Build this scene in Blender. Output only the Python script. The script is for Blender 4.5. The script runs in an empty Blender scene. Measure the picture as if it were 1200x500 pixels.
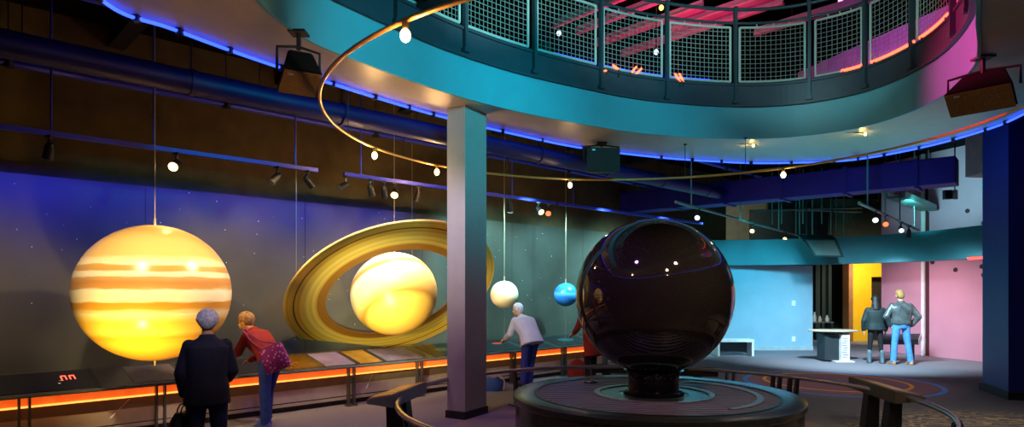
import bpy, bmesh, math, random
from mathutils import Vector as V, Matrix as M4, noise
random.seed(7)
PI = math.pi
S = bpy.context.scene
COL = S.collection
F, HOR, CH = 750.0, 340.0, 1.7          # focal length in pixels of the 1200x500 frame, horizon row, eye height

# ---------------------------------------------------------------- camera
cd = bpy.data.cameras.new('camera'); cam = bpy.data.objects.new('camera', cd); COL.objects.link(cam)
cd.sensor_width = 36.0; cd.lens = 36.0 * F / 1200.0; cd.shift_y = (HOR - 250.0) / 1200.0
cd.clip_start = 0.05; cd.clip_end = 200
cam.location = (0, 0, CH); cam.rotation_euler = (PI / 2, 0, 0)
S.camera = cam
S.view_settings.view_transform = 'Standard'; S.view_settings.look = 'None'
S.view_settings.gamma = 1.0; S.view_settings.use_curve_mapping = False
S.view_settings.exposure = 0.0
S.cycles.use_denoising = True
S.cycles.max_bounces = 6; S.cycles.diffuse_bounces = 3; S.cycles.glossy_bounces = 4
S.cycles.sample_clamp_indirect = 4.0
S.cycles.caustics_reflective = False; S.cycles.caustics_refractive = False
w = bpy.data.worlds.new('world'); S.world = w; w.use_nodes = True
w.node_tree.nodes['Background'].inputs[0].default_value = (0.010, 0.012, 0.030, 1)
w.node_tree.nodes['Background'].inputs[1].default_value = 0.5

# ---------------------------------------------------------------- measuring helpers
def at(px, py, Y):                       # the point at depth Y that stands at this place of the frame
    return V(((px - 600) / F * Y, Y, CH + (HOR - py) / F * Y))
def atz(px, py, Z):
    Y = (CH - Z) * F / (py - HOR); return at(px, py, Y)
P0 = V((-2.37, 9.44)); D = V((0.725, 0.689)).normalized(); N = V((D.y, -D.x))   # exhibit wall: direction and normal into the hall
def WL(t, off, z=0.0):                    # a point along the exhibit wall, off metres behind the counter's front
    p = P0 + D * t - N * off; return V((p.x, p.y, z))
def t_at(px, off):
    r = (px - 600) / F; b = P0 - N * off
    return (b.y * r - b.x) / (D.x - D.y * r)

# ---------------------------------------------------------------- materials
def lin(c):
    return tuple(((x / 255) / 12.92 if x / 255 <= 0.04045 else ((x / 255 + 0.055) / 1.055) ** 2.4) for x in c)
def hexc(h):
    h = h.lstrip('#'); return lin(tuple(int(h[i:i + 2], 16) for i in (0, 2, 4)))
MATS = {}
def mat(name, col, rough=0.6, metal=0.0, var=0.12, scale=6.0, bump=0.0, spec=0.5, coat=0.0):
    if name in MATS: return MATS[name]
    c = hexc(col) if isinstance(col, str) else col
    m = bpy.data.materials.new(name); m.use_nodes = True; nt = m.node_tree; b = nt.nodes['Principled BSDF']
    tc = nt.nodes.new('ShaderNodeTexCoord'); nz = nt.nodes.new('ShaderNodeTexNoise'); nz.inputs['Scale'].default_value = scale
    nz.inputs['Detail'].default_value = 4
    nt.links.new(tc.outputs['Object'], nz.inputs['Vector'])
    cr = nt.nodes.new('ShaderNodeValToRGB')
    cr.color_ramp.elements[0].position = 0.3; cr.color_ramp.elements[1].position = 0.7
    cr.color_ramp.elements[0].color = tuple(x * (1 - var) for x in c) + (1,)
    cr.color_ramp.elements[1].color = tuple(min(1, x * (1 + var)) for x in c) + (1,)
    nt.links.new(nz.outputs['Fac'], cr.inputs['Fac']); nt.links.new(cr.outputs['Color'], b.inputs['Base Color'])
    b.inputs['Roughness'].default_value = rough; b.inputs['Metallic'].default_value = metal
    b.inputs['Specular IOR Level'].default_value = spec; b.inputs['Coat Weight'].default_value = coat
    if bump:
        bp = nt.nodes.new('ShaderNodeBump'); bp.inputs['Strength'].default_value = bump; bp.inputs['Distance'].default_value = 0.01
        n2 = nt.nodes.new('ShaderNodeTexNoise'); n2.inputs['Scale'].default_value = scale * 8
        nt.links.new(tc.outputs['Object'], n2.inputs['Vector']); nt.links.new(n2.outputs['Fac'], bp.inputs['Height'])
        nt.links.new(bp.outputs['Normal'], b.inputs['Normal'])
    MATS[name] = m; return m
def glow(name, col, strength):
    if name in MATS: return MATS[name]
    c = hexc(col) if isinstance(col, str) else col
    m = bpy.data.materials.new(name); m.use_nodes = True; b = m.node_tree.nodes['Principled BSDF']
    b.inputs['Base Color'].default_value = (0.02, 0.02, 0.02, 1)
    b.inputs['Emission Color'].default_value = c + (1,); b.inputs['Emission Strength'].default_value = strength
    MATS[name] = m; return m
def ramp_mat(name, stops, axis='Z', lo=-1, hi=1, rough=0.45, distort=0.06, nscale=(2, 2, 9), spec=0.4):
    """Bands painted round a globe along one object axis, wavering a little."""
    m = bpy.data.materials.new(name); m.use_nodes = True; nt = m.node_tree; b = nt.nodes['Principled BSDF']
    tc = nt.nodes.new('ShaderNodeTexCoord'); sp = nt.nodes.new('ShaderNodeSeparateXYZ')
    mp = nt.nodes.new('ShaderNodeMapping'); mp.inputs['Scale'].default_value = nscale
    nz = nt.nodes.new('ShaderNodeTexNoise'); nz.inputs['Scale'].default_value = 1.6; nz.inputs['Detail'].default_value = 6
    nt.links.new(tc.outputs['Object'], mp.inputs['Vector']); nt.links.new(mp.outputs['Vector'], nz.inputs['Vector'])
    nt.links.new(tc.outputs['Object'], sp.inputs['Vector'])
    mr = nt.nodes.new('ShaderNodeMapRange'); mr.inputs['From Min'].default_value = lo; mr.inputs['From Max'].default_value = hi
    nt.links.new(sp.outputs[axis], mr.inputs['Value'])
    ma = nt.nodes.new('ShaderNodeMath'); ma.operation = 'MULTIPLY_ADD'; ma.inputs[1].default_value = distort; 
    nt.links.new(nz.outputs['Fac'], ma.inputs[0]); nt.links.new(mr.outputs['Result'], ma.inputs[2])
    sb = nt.nodes.new('ShaderNodeMath'); sb.operation = 'SUBTRACT'; sb.inputs[1].default_value = distort / 2
    nt.links.new(ma.outputs[0], sb.inputs[0])
    cr = nt.nodes.new('ShaderNodeValToRGB')
    while len(cr.color_ramp.elements) > 1: cr.color_ramp.elements.remove(cr.color_ramp.elements[-1])
    cr.color_ramp.elements[0].position = stops[0][0]; cr.color_ramp.elements[0].color = hexc(stops[0][1]) + (1,)
    for p, c in stops[1:]:
        e = cr.color_ramp.elements.new(p); e.color = hexc(c) + (1,)
    nt.links.new(sb.outputs[0], cr.inputs['Fac']); nt.links.new(cr.outputs['Color'], b.inputs['Base Color'])
    b.inputs['Roughness'].default_value = rough; b.inputs['Specular IOR Level'].default_value = spec
    MATS[name] = m; return m

# ---------------------------------------------------------------- mesh helpers
def box(bm, c, s, rz=0.0, R=None, bev=0.0):
    b2 = bmesh.new(); bmesh.ops.create_cube(b2, size=1.0)
    for v in b2.verts: v.co = V((v.co.x * s[0], v.co.y * s[1], v.co.z * s[2]))
    if bev: bmesh.ops.bevel(b2, geom=b2.edges[:], offset=bev, segments=2, affect='EDGES', profile=0.6)
    m = (R.to_4x4() if R is not None else M4.Rotation(rz, 4, 'Z'))
    for v in b2.verts: v.co = m @ v.co + V(c)
    merge(bm, b2)
def merge(bm, b2):
    me = bpy.data.meshes.new('tmp'); b2.to_mesh(me); b2.free(); bm.from_mesh(me); bpy.data.meshes.remove(me)
def frame_of(d):
    d = d.normalized(); a = V((0, 0, 1)) if abs(d.z) < 0.95 else V((1, 0, 0))
    x = d.cross(a).normalized(); return x, d.cross(x).normalized()
def tube(bm, pts, r, seg=8, closed=False, caps=True):
    pts = [V(p) for p in pts]; n = len(pts); rings = []
    rs = r if isinstance(r, (list, tuple)) else [r] * n
    px = None
    for i, p in enumerate(pts):
        if closed: d = pts[(i + 1) % n] - pts[i - 1]
        else: d = pts[min(i + 1, n - 1)] - pts[max(i - 1, 0)]
        d.normalize()
        if px is None: x, _ = frame_of(d)
        else:
            x = px - d * px.dot(d)
            if x.length < 1e-6: x, _ = frame_of(d)
            x.normalize()
        px = x; y = d.cross(x)
        rings.append([bm.verts.new(p + (x * math.cos(2 * PI * k / seg) + y * math.sin(2 * PI * k / seg)) * rs[i]) for k in range(seg)])
    for i in range(n if closed else n - 1):
        a, b = rings[i], rings[(i + 1) % n]
        for k in range(seg):
            bm.faces.new((a[k], a[(k + 1) % seg], b[(k + 1) % seg], b[k]))
    if caps and not closed:
        bm.faces.new(rings[0][::-1]); bm.faces.new(rings[-1])
def lathe(bm, prof, c=(0, 0, 0), seg=48, closed=False):
    c = V(c); rings = []
    for r, z in prof:
        if r < 1e-6: rings.append([bm.verts.new(c + V((0, 0, z)))])
        else: rings.append([bm.verts.new(c + V((r * math.cos(2 * PI * k / seg), r * math.sin(2 * PI * k / seg), z))) for k in range(seg)])
    L = len(rings)
    for i in range(L if closed else L - 1):
        a, b = rings[i], rings[(i + 1) % L]
        for k in range(seg):
            q = [a[k % len(a)], a[(k + 1) % len(a)], b[(k + 1) % len(b)], b[k % len(b)]]
            u = []
            for v in q:
                if v not in u: u.append(v)
            if len(u) > 2: bm.faces.new(u)
def prism(bm, poly, z0, z1):
    a = [bm.verts.new((p[0], p[1], z0)) for p in poly]; b = [bm.verts.new((p[0], p[1], z1)) for p in poly]
    n = len(poly)
    for i in range(n): bm.faces.new((a[i], a[(i + 1) % n], b[(i + 1) % n], b[i]))
    bm.faces.new(a[::-1]); bm.faces.new(b)
def strip(bm, line, z0, z1, th, closed=False):
    """A wall of thickness th along a plan line; th > 0 thickens to the side right of travel."""
    n = len(line); ins, outs = [], []
    for i, p in enumerate(line):
        if closed: d = V(line[(i + 1) % n]) - V(line[i - 1])
        else: d = V(line[min(i + 1, n - 1)]) - V(line[max(i - 1, 0)])
        d = V((d.x, d.y)).normalized(); q = V((p[0], p[1])) + V((d.y, -d.x)) * th
        ins.append((p[0], p[1])); outs.append((q.x, q.y))
    R = []
    for a, b in zip(ins, outs):
        R.append([bm.verts.new((a[0], a[1], z0)), bm.verts.new((a[0], a[1], z1)), bm.verts.new((b[0], b[1], z1)), bm.verts.new((b[0], b[1], z0))])
    for i in range(n if closed else n - 1):
        A, B = R[i], R[(i + 1) % n]
        for k in range(4): bm.faces.new((A[k], B[k], B[(k + 1) % 4], A[(k + 1) % 4]))
    if not closed:
        bm.faces.new(R[0]); bm.faces.new(R[-1][::-1])
def hexa(bm, P):                          # eight corners: four below, four above
    v = [bm.verts.new(p) for p in P]
    for f in ((3, 2, 1, 0), (4, 5, 6, 7), (0, 1, 5, 4), (1, 2, 6, 5), (2, 3, 7, 6), (3, 0, 4, 7)): bm.faces.new([v[i] for i in f])
def ellipsoid(bm, c, r, R=None, seg=20, rings=12):
    b2 = bmesh.new(); bmesh.ops.create_uvsphere(b2, u_segments=seg, v_segments=rings, radius=1.0)
    for v in b2.verts:
        q = V((v.co.x * r[0], v.co.y * r[1], v.co.z * r[2])); v.co = (R @ q if R is not None else q) + V(c)
    merge(bm, b2)
def capsule(bm, a, b, ra, rb, seg=14):
    a, b = V(a), V(b); d = b - a; L = d.length
    if L < 1e-6: ellipsoid(bm, a, (ra,) * 3); return
    u = d / L; pts, rs = [], []
    for k in range(5):
        t = PI / 2 * (k / 4); pts.append(a - u * ra * math.cos(t)); rs.append(max(ra * math.sin(t), 1e-4))
    for k in range(5):
        t = PI / 2 * (k / 4); pts.append(b + u * rb * math.sin(t)); rs.append(max(rb * math.cos(t), 1e-4))
    tube(bm, pts, rs, seg)
def loft(bm, secs, seg=28, sq=2.0):
    """Closed body through elliptic sections: (centre, x axis half-width, y axis half-depth, x direction, y direction)."""
    rings = []
    for c, ax, ay, xd, yd in secs:
        ring = []
        for k in range(seg):
            t = 2 * PI * k / seg; cx, sy = math.cos(t), math.sin(t)
            cx = math.copysign(abs(cx) ** (2 / sq), cx); sy = math.copysign(abs(sy) ** (2 / sq), sy)
            ring.append(bm.verts.new(V(c) + V(xd) * ax * cx + V(yd) * ay * sy))
        rings.append(ring)
    for a, b in zip(rings, rings[1:]):
        for k in range(seg): bm.faces.new((a[k], a[(k + 1) % seg], b[(k + 1) % seg], b[k]))
    bm.faces.new(rings[0][::-1]); bm.faces.new(rings[-1])

def top_of(o):
    while o.parent is not None: o = o.parent
    return o
def obj(name, bm, m, parent=None, smooth=False, world=True, auto=None):
    """One mesh object. bm is in hall coordinates (world) or in the thing's own frame."""
    if parent is not None and world:
        r = top_of(parent)
        mi = (M4.Translation(r.location) @ r.rotation_euler.to_matrix().to_4x4()).inverted()
        for v in bm.verts: v.co = mi @ v.co
    bmesh.ops.recalc_face_normals(bm, faces=bm.faces[:])
    me = bpy.data.meshes.new(name); bm.to_mesh(me); bm.free()
    me.materials.append(m)
    if smooth:
        for p in me.polygons: p.use_smooth = True
        if auto:
            me.set_sharp_from_angle(angle=math.radians(auto))
    o = bpy.data.objects.new(name, me); COL.objects.link(o)
    if parent is not None: o.parent = parent
    return o
def thing(name, label, cat, loc=(0, 0, 0), rz=0.0, group=None):
    o = bpy.data.objects.new(name, None); COL.objects.link(o); o.empty_display_size = 0.1
    o.location = loc; o.rotation_euler = (0, 0, rz); o['label'] = label; o['category'] = cat
    if group: o['group'] = group
    return o
def tag(o, label, cat, group=None):
    o['label'] = label; o['category'] = cat
    if group: o['group'] = group
    return o
def struct(name, bm, m, label, cat, parent=None, smooth=False):
    o = obj(name, bm, m, parent, smooth, auto=35); o['kind'] = 'structure'; o['label'] = label; o['category'] = cat
    return o
def smooth_closed(pts, n=8):
    out = []; L = len(pts)
    for i in range(L):
        p0, p1, p2, p3 = (V(pts[(i + j) % L]) for j in (-1, 0, 1, 2))
        for k in range(n):
            t = k / n
            out.append(0.5 * ((2 * p1) + (p2 - p0) * t + (2 * p0 - 5 * p1 + 4 * p2 - p3) * t * t + (3 * p1 - p0 - 3 * p2 + p3) * t ** 3))
    return out
def smooth_open(pts, n=8):
    P = [V(p) for p in pts]; P = [2 * P[0] - P[1]] + P + [2 * P[-1] - P[-2]]; out = []
    for i in range(1, len(P) - 2):
        for k in range(n):
            t = k / n; p0, p1, p2, p3 = P[i - 1:i + 3]
            out.append(0.5 * ((2 * p1) + (p2 - p0) * t + (2 * p0 - 5 * p1 + 4 * p2 - p3) * t * t + (3 * p1 - p0 - 3 * p2 + p3) * t ** 3))
    out.append(P[-2]); return out
def spot(name, loc, to, col, power, angle, blend=0.5, size=0.05):
    l = bpy.data.lights.new(name, 'SPOT'); l.color = col if not isinstance(col, str) else hexc(col); l.energy = power
    l.spot_size = math.radians(angle); l.spot_blend = blend; l.shadow_soft_size = size
    o = bpy.data.objects.new(name, l); COL.objects.link(o); o.location = loc
    o.rotation_euler = (V(to) - V(loc)).to_track_quat('-Z', 'Y').to_euler(); return o
def point(name, loc, col, power, size=0.04):
    l = bpy.data.lights.new(name, 'POINT'); l.color = col if not isinstance(col, str) else hexc(col); l.energy = power; l.shadow_soft_size = size
    o = bpy.data.objects.new(name, l); COL.objects.link(o); o.location = loc; return o

# ---------------------------------------------------------------- the two curves of the mezzanine
CPTS = [(-2.12, 5.38), (-1.98, 6.2), (-1.6, 6.83), (-1.03, 7.6), (-.545, 8.14), (.08, 8.7), (.9, 9.27), (1.75, 9.78), (2.6, 10.1), (3.5, 10.27),
        (4.3, 10.2), (4.9, 9.88), (5.27, 9.42), (5.43, 8.7), (5.36, 7.9), (5.05, 7.04), (4.74, 6.52), (4.26, 5.88), (3.8, 5.27), (3.1, 4.65), (2.3, 4.3), (1.3, 4.1), (0, 3.85), (-1.2, 4.0), (-1.9, 4.6)]
NPTS = [(-3.44, 5.38), (-3.16, 5.92), (-2.69, 6.72), (-2.03, 7.62), (-1.41, 8.43), (-.9, 9.01), (0, 9.89), (1.16, 10.86), (2.63, 11.62), (3.67, 11.96), (4.7, 12.16),
        (6, 12.0), (6.56, 11.58), (7.0, 10.65), (7.15, 9.6), (7.04, 8.8), (6.5, 7.0), (5.6, 5.2), (4.2, 3.6), (2.2, 2.5), (0, 2.1), (-1.8, 2.5), (-3.1, 3.8)]
CURVE_C = smooth_closed([V((x, y, 0)) for x, y in CPTS], 8)
CURVE_N = smooth_closed([V((x, y, 0)) for x, y in NPTS], 8)
def off_curve(cur, d):                   # both curves run clockwise seen from above; d > 0 moves into the hole
    n = len(cur); out = []
    for i in range(n):
        e = (cur[(i + 1) % n] - cur[i - 1]).normalized(); out.append(cur[i] + V((e.y, -e.x, 0)) * d)
    return out
def curve_at_px(cur, px, far=True):
    r = (px - 600) / F; hits = []
    n = len(cur)
    for i in range(n):
        a, b = cur[i], cur[(i + 1) % n]; fa, fb = a.x - r * a.y, b.x - r * b.y
        if fa * fb <= 0 and fa != fb:
            t = fa / (fa - fb); hits.append((a.lerp(b, t), i + t))
    hits.sort(key=lambda h: h[0].y); return hits[-1] if far else hits[0]
def on_curve(cur, s):
    i = int(math.floor(s)); t = s - i; n = len(cur); return cur[i % n].lerp(cur[(i + 1) % n], t)
ZU, ZF, ZC, ZM, ZT = 4.14, 4.64, 4.99, 5.90, 6.19     # underside, top of fascia, top of channel, top of mesh, top rail
ZCEIL = 5.25

# ================================================================ THE SETTING
def plate(loops, z0, z1):
    bm = bmesh.new()
    for z in (z0, z1):
        es = []
        for L in loops:
            vs = [bm.verts.new((p[0], p[1], z)) for p in L]
            es += [bm.edges.new((vs[i], vs[(i + 1) % len(vs)])) for i in range(len(vs))]
        bmesh.ops.triangle_fill(bm, use_beauty=True, edges=es, normal=(0, 0, 1))
    for L in loops:
        n = len(L)
        a = [bm.verts.new((p[0], p[1], z0)) for p in L]; b = [bm.verts.new((p[0], p[1], z1)) for p in L]
        for i in range(n): bm.faces.new((a[i], a[(i + 1) % n], b[(i + 1) % n], b[i]))
    bmesh.ops.remove_doubles(bm, verts=bm.verts[:], dist=1e-5)
    return bm
XL, XR, YN, YF = -14.0, 17.0, -5.0, 25.0
# --- carpet: plain grey pile, with a patch of gold swirls towards the entrance side
def carpet():
    m = bpy.data.materials.new('hall_carpet'); m.use_nodes = True; nt = m.node_tree; b = nt.nodes['Principled BSDF']
    tc = nt.nodes.new('ShaderNodeTexCoord'); n1 = nt.nodes.new('ShaderNodeTexNoise'); n1.inputs['Scale'].default_value = 55; n1.inputs['Detail'].default_value = 3
    nt.links.new(tc.outputs['Object'], n1.inputs['Vector'])
    cr = nt.nodes.new('ShaderNodeValToRGB'); cr.color_ramp.elements[0].position = .3; cr.color_ramp.elements[1].position = .7
    cr.color_ramp.elements[0].color = hexc('#6f6c74') + (1,); cr.color_ramp.elements[1].color = hexc('#8b8890') + (1,)
    nt.links.new(n1.outputs['Fac'], cr.inputs['Fac'])
    wv = nt.nodes.new('ShaderNodeTexWave'); wv.wave_type = 'RINGS'; wv.inputs['Scale'].default_value = 1.9; wv.inputs['Distortion'].default_value = 16; wv.inputs['Detail'].default_value = 3; wv.inputs['Detail Scale'].default_value = 1.6
    nt.links.new(tc.outputs['Object'], wv.inputs['Vector'])
    th = nt.nodes.new('ShaderNodeMapRange'); th.inputs['From Min'].default_value = .62; th.inputs['From Max'].default_value = .78
    nt.links.new(wv.outputs['Fac'], th.inputs['Value'])
    sp = nt.nodes.new('ShaderNodeVectorMath'); sp.operation = 'DISTANCE'; sp.inputs[1].default_value = (5.9, 7.2, 0)
    nt.links.new(tc.outputs['Object'], sp.inputs[0])
    ms = nt.nodes.new('ShaderNodeMapRange'); ms.inputs['From Min'].default_value = 2.1; ms.inputs['From Max'].default_value = 1.5
    nt.links.new(sp.outputs['Value'], ms.inputs['Value'])
    mu = nt.nodes.new('ShaderNodeMath'); mu.operation = 'MULTIPLY'
    nt.links.new(th.outputs['Result'], mu.inputs[0]); nt.links.new(ms.outputs['Result'], mu.inputs[1])
    mx = nt.nodes.new('ShaderNodeMix'); mx.data_type = 'RGBA'
    nt.links.new(mu.outputs[0], mx.inputs['Factor']); nt.links.new(cr.outputs['Color'], mx.inputs[6]); mx.inputs[7].default_value = hexc('#cdb893') + (1,)
    nt.links.new(mx.outputs[2], b.inputs['Base Color']); b.inputs['Roughness'].default_value = .9; b.inputs['Specular IOR Level'].default_value = .15
    return m
bm = bmesh.new(); box(bm, ((XL + XR) / 2, (YN + YF) / 2, -.1), (XR - XL, YF - YN, .2))
struct('floor', bm, carpet(), 'grey carpeted floor of the exhibition hall with gold swirls near the entrance', 'floor')
CENT = V((1.584, 7.168))
bm = bmesh.new(); lathe(bm, [(0, .004), (2.5, .004), (2.5, -.01), (0, -.01)], (CENT.x, CENT.y, 0), 96)
struct('floor_disc', bm, mat('carpet_brown', '#8d8178', .9, var=.15, scale=40), 'round brown carpet inlay round the ball platform', 'floor')
def inlay(name, c, r, w_, m, label):
    bm = bmesh.new(); lathe(bm, [(r - w_, -.01), (r - w_, .005), (r + w_, .005), (r + w_, -.01)], (c[0], c[1], 0), 80, closed=True)
    o = struct(name, bm, m, label, 'floor marking')
bm = bmesh.new(); lathe(bm, [(0, .003), (1.6, .003), (1.6, -.01), (0, -.01)], (6.0, 11.85, 0), 80)
struct('floor_disc_inlay', bm, mat('carpet_rose', '#7d666e', .9, var=.15, scale=40), 'round rose carpet inlay beyond the far side of the rail', 'floor')
inlay('floor_line_yellow', (6.0, 11.9), 1.22, .032, mat('inlay_yellow', '#e8b020', .7), 'yellow circle line inlaid in the rose carpet')
inlay('floor_line_blue', (6.0, 11.75), 1.62, .04, mat('inlay_blue', '#3fa0ff', .7), 'blue circle line inlaid round the rose carpet')

DARK = mat('ceiling_black', '#101014', .9, spec=.03)
bm = plate([[(XL, YN), (XR, YN), (XR, YF), (XL, YF)], [(p.x, p.y) for p in CURVE_N]], ZCEIL, ZCEIL + .2)
struct('ceiling', bm, DARK, 'black ceiling of the lower hall', 'ceiling')
UND = mat('underside_paint', '#bdb6aa', .38, var=.05, spec=.5)
bm = plate([[(p.x, p.y) for p in CURVE_N], [(p.x, p.y) for p in off_curve(CURVE_C, -.04)]], ZU, 4.9)
struct('ceiling_ring', bm, UND, 'pale underside of the ring shaped mezzanine', 'ceiling')
bm = bmesh.new(); strip(bm, off_curve(CURVE_N, -.0), 4.85, ZCEIL + .2, -.12, closed=True)
struct('ceiling_edge', bm, DARK, 'black outer edge above the neon of the mezzanine', 'ceiling')
bm = bmesh.new(); strip(bm, off_curve(CURVE_C, -.035), ZU - .01, ZF, .035, closed=True)
struct('trim_1', bm, mat('fascia_cyan_tint', '#6ab6c8', .5, var=.04, scale=3), 'smooth curved fascia band round the opening under the railing', 'fascia', smooth=True)  # pale fascia; part of the cyan light on it is put into its colour
bm = bmesh.new(); strip(bm, CURVE_C, ZF, ZC, .04, closed=True); strip(bm, off_curve(CURVE_C, .04), ZF - .01, ZF + .025, .03, closed=True); strip(bm, off_curve(CURVE_C, .04), ZC - .03, ZC, .03, closed=True)
STEEL = mat('slate_steel', '#46525f', .5, .35, var=.08)
struct('trim_2', bm, STEEL, 'slate steel channel at the foot of the railing', 'channel', smooth=False)
bm = bmesh.new(); box(bm, ((XL + XR) / 2, (YN + YF) / 2, 8.3), (XR - XL, YF - YN, .2))
struct('ceiling_upper', bm, mat('upper_black', '#08070a', .9, spec=0.02), 'black ceiling of the upper gallery', 'ceiling')
# walls of the building
OLIVE = mat('upper_wall_brown', '#4a3b22', .85, var=.2, scale=4, bump=.3)
bm = bmesh.new()
prism(bm, [WL(-9, 1.5), WL(14, 1.5), WL(14, 1.8), WL(-9, 1.8)], 0, 5.35)
struct('wall_left', bm, OLIVE, 'rough brown wall behind and above the star mural', 'wall')
UPB = mat('gallery_black', '#08070a', .9, spec=0.02)
bm = bmesh.new(); prism(bm, [WL(-9, 1.5), WL(14, 1.5), WL(14, 1.8), WL(-9, 1.8)], 5.35, 8.3)
struct('wall_gallery_left', bm, UPB, 'black wall of the upper gallery over the mural side', 'wall')
bm = bmesh.new(); box(bm, ((XL + XR) / 2, YF - .01, 6.83), (XR - XL, .2, 2.94))
struct('wall_gallery_back', bm, UPB, 'black back wall of the upper gallery', 'wall')
bm = bmesh.new(); box(bm, ((XL + XR) / 2, YF, 2.68), (XR - XL, .2, 5.36))
struct('wall_back', bm, mat('back_wall_grey', '#77776a', .8), 'grey back wall high beyond the header', 'wall')
bm = bmesh.new(); box(bm, (XR, (YN + YF) / 2, 4.15), (.2, YF - YN, 8.3))
struct('wall_right', bm, mat('side_wall_dark', '#2a2a33', .8), 'dark side wall', 'wall')
bm = bmesh.new(); box(bm, ((XL + XR) / 2, YN, 4.15), (XR - XL, .2, 8.3))
struct('wall_front', bm, mat('side_wall_dark', '#2a2a33', .8), 'dark wall on the entrance side', 'wall')
bm = bmesh.new(); box(bm, (XL, 2, 4.15), (.2, YF - YN, 8.3))
struct('wall_far_left', bm, mat('side_wall_dark', '#2a2a33', .8), 'dark wall at the mural end', 'wall')

# star mural
def mural():
    m = bpy.data.materials.new('star_mural'); m.use_nodes = True; nt = m.node_tree; b = nt.nodes['Principled BSDF']; L = nt.links.new
    tc = nt.nodes.new('ShaderNodeTexCoord')
    n1 = nt.nodes.new('ShaderNodeTexNoise'); n1.inputs['Scale'].default_value = .55; n1.inputs['Detail'].default_value = 7; L(tc.outputs['Object'], n1.inputs['Vector'])
    cr = nt.nodes.new('ShaderNodeValToRGB')
    cr.color_ramp.elements[0].position = .3; cr.color_ramp.elements[0].color = hexc('#2c2e2b') + (1,)
    cr.color_ramp.elements[1].position = .72; cr.color_ramp.elements[1].color = hexc('#50534e') + (1,)
    L(n1.outputs['Fac'], cr.inputs['Fac'])
    masks = []
    for sc, rad in ((9, .05), (4.2, .035)):
        vo = nt.nodes.new('ShaderNodeTexVoronoi'); vo.inputs['Scale'].default_value = sc; L(tc.outputs['Object'], vo.inputs['Vector'])
        lt = nt.nodes.new('ShaderNodeMath'); lt.operation = 'LESS_THAN'; lt.inputs[1].default_value = rad; L(vo.outputs['Distance'], lt.inputs[0])
        sx = nt.nodes.new('ShaderNodeSeparateColor'); L(vo.outputs['Color'], sx.inputs['Color'])
        g = nt.nodes.new('ShaderNodeMath'); g.operation = 'GREATER_THAN'; g.inputs[1].default_value = .5; L(sx.outputs[0], g.inputs[0])
        mu = nt.nodes.new('ShaderNodeMath'); mu.operation = 'MULTIPLY'; L(lt.outputs[0], mu.inputs[0]); L(g.outputs[0], mu.inputs[1]); masks.append(mu)
    mxm = nt.nodes.new('ShaderNodeMath'); mxm.operation = 'MAXIMUM'; L(masks[0].outputs[0], mxm.inputs[0]); L(masks[1].outputs[0], mxm.inputs[1])
    mx = nt.nodes.new('ShaderNodeMix'); mx.data_type = 'RGBA'; L(mxm.outputs[0], mx.inputs['Factor']); L(cr.outputs['Color'], mx.inputs[6]); mx.inputs[7].default_value = (.95, .95, .9, 1)
    L(mx.outputs[2], b.inputs['Base Color']); b.inputs['Roughness'].default_value = .5; b.inputs['Specular IOR Level'].default_value = .35
    return m
bm = bmesh.new(); prism(bm, [WL(-8, 1.3), WL(10.75, 1.3), WL(10.75, 1.5), WL(-8, 1.5)], 0, 3.12)
struct('wall_mural', bm, mural(), 'dark mural wall of painted stars behind the hanging planets', 'wall')
bm = bmesh.new()
for k in range(8): 
    a = WL(-7 + k * 2.3, 1.297); e = WL(-7 + k * 2.3 + .008, 1.297); prism(bm, [a, e, WL(-7 + k * 2.3 + .008, 1.31), WL(-7 + k * 2.3, 1.31)], 0, 3.115)
struct('trim_3', bm, mat('joint_dark', '#202224', .8), 'thin upright panel joints of the mural', 'trim')

# column in front of Saturn
nc = at(545, 490, 8.42); nc = V((nc.x, nc.y))
rc = V(((570 - 600) / F * 8.87, 8.87)); ed = (rc - nc).normalized(); wd = (rc - nc).length
ld = V((-ed.y, ed.x)); ll = .27
for _ in range(30):
    q = nc + ld * ll
    if q.x / q.y < (524.5 - 600) / F: break
    ll += .01
poly = [nc, nc + ld * ll, nc + ld * ll + ed * wd, nc + ed * wd]
bm = bmesh.new(); prism(bm, poly, 0, ZU + .02)
struct('column', bm, mat('column_paint', '#a3a19f', .34, var=.04), 'tall grey square column holding up the mezzanine', 'column')
cc = (poly[0] + poly[2]) / 2
bm = bmesh.new(); prism(bm, [cc + (p - cc) * 1.09 for p in poly], 0, .1)
struct('baseboard_column', bm, mat('base_black', '#15151a', .6), 'black skirting round the foot of the grey column', 'baseboard')
# blue column at the edge of the hall
qa = V((7.74, 9.98)); bm = bmesh.new(); prism(bm, [qa, (8.75, 9.75), (9.0, 10.7), (8.05, 10.95)], 0, ZCEIL + .02)
struct('column_corner', bm, mat('column_blue', '#1c2f9c', .5, var=.05), 'wide dark blue column at the edge of the hall', 'column')
bm = bmesh.new(); prism(bm, [(7.70, 9.93), (8.79, 9.7), (9.05, 10.75), (8.02, 11.0)], 0, .12)
struct('baseboard_corner', bm, mat('base_black', '#15151a', .6), 'black skirting round the foot of the blue column', 'baseboard')

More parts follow.
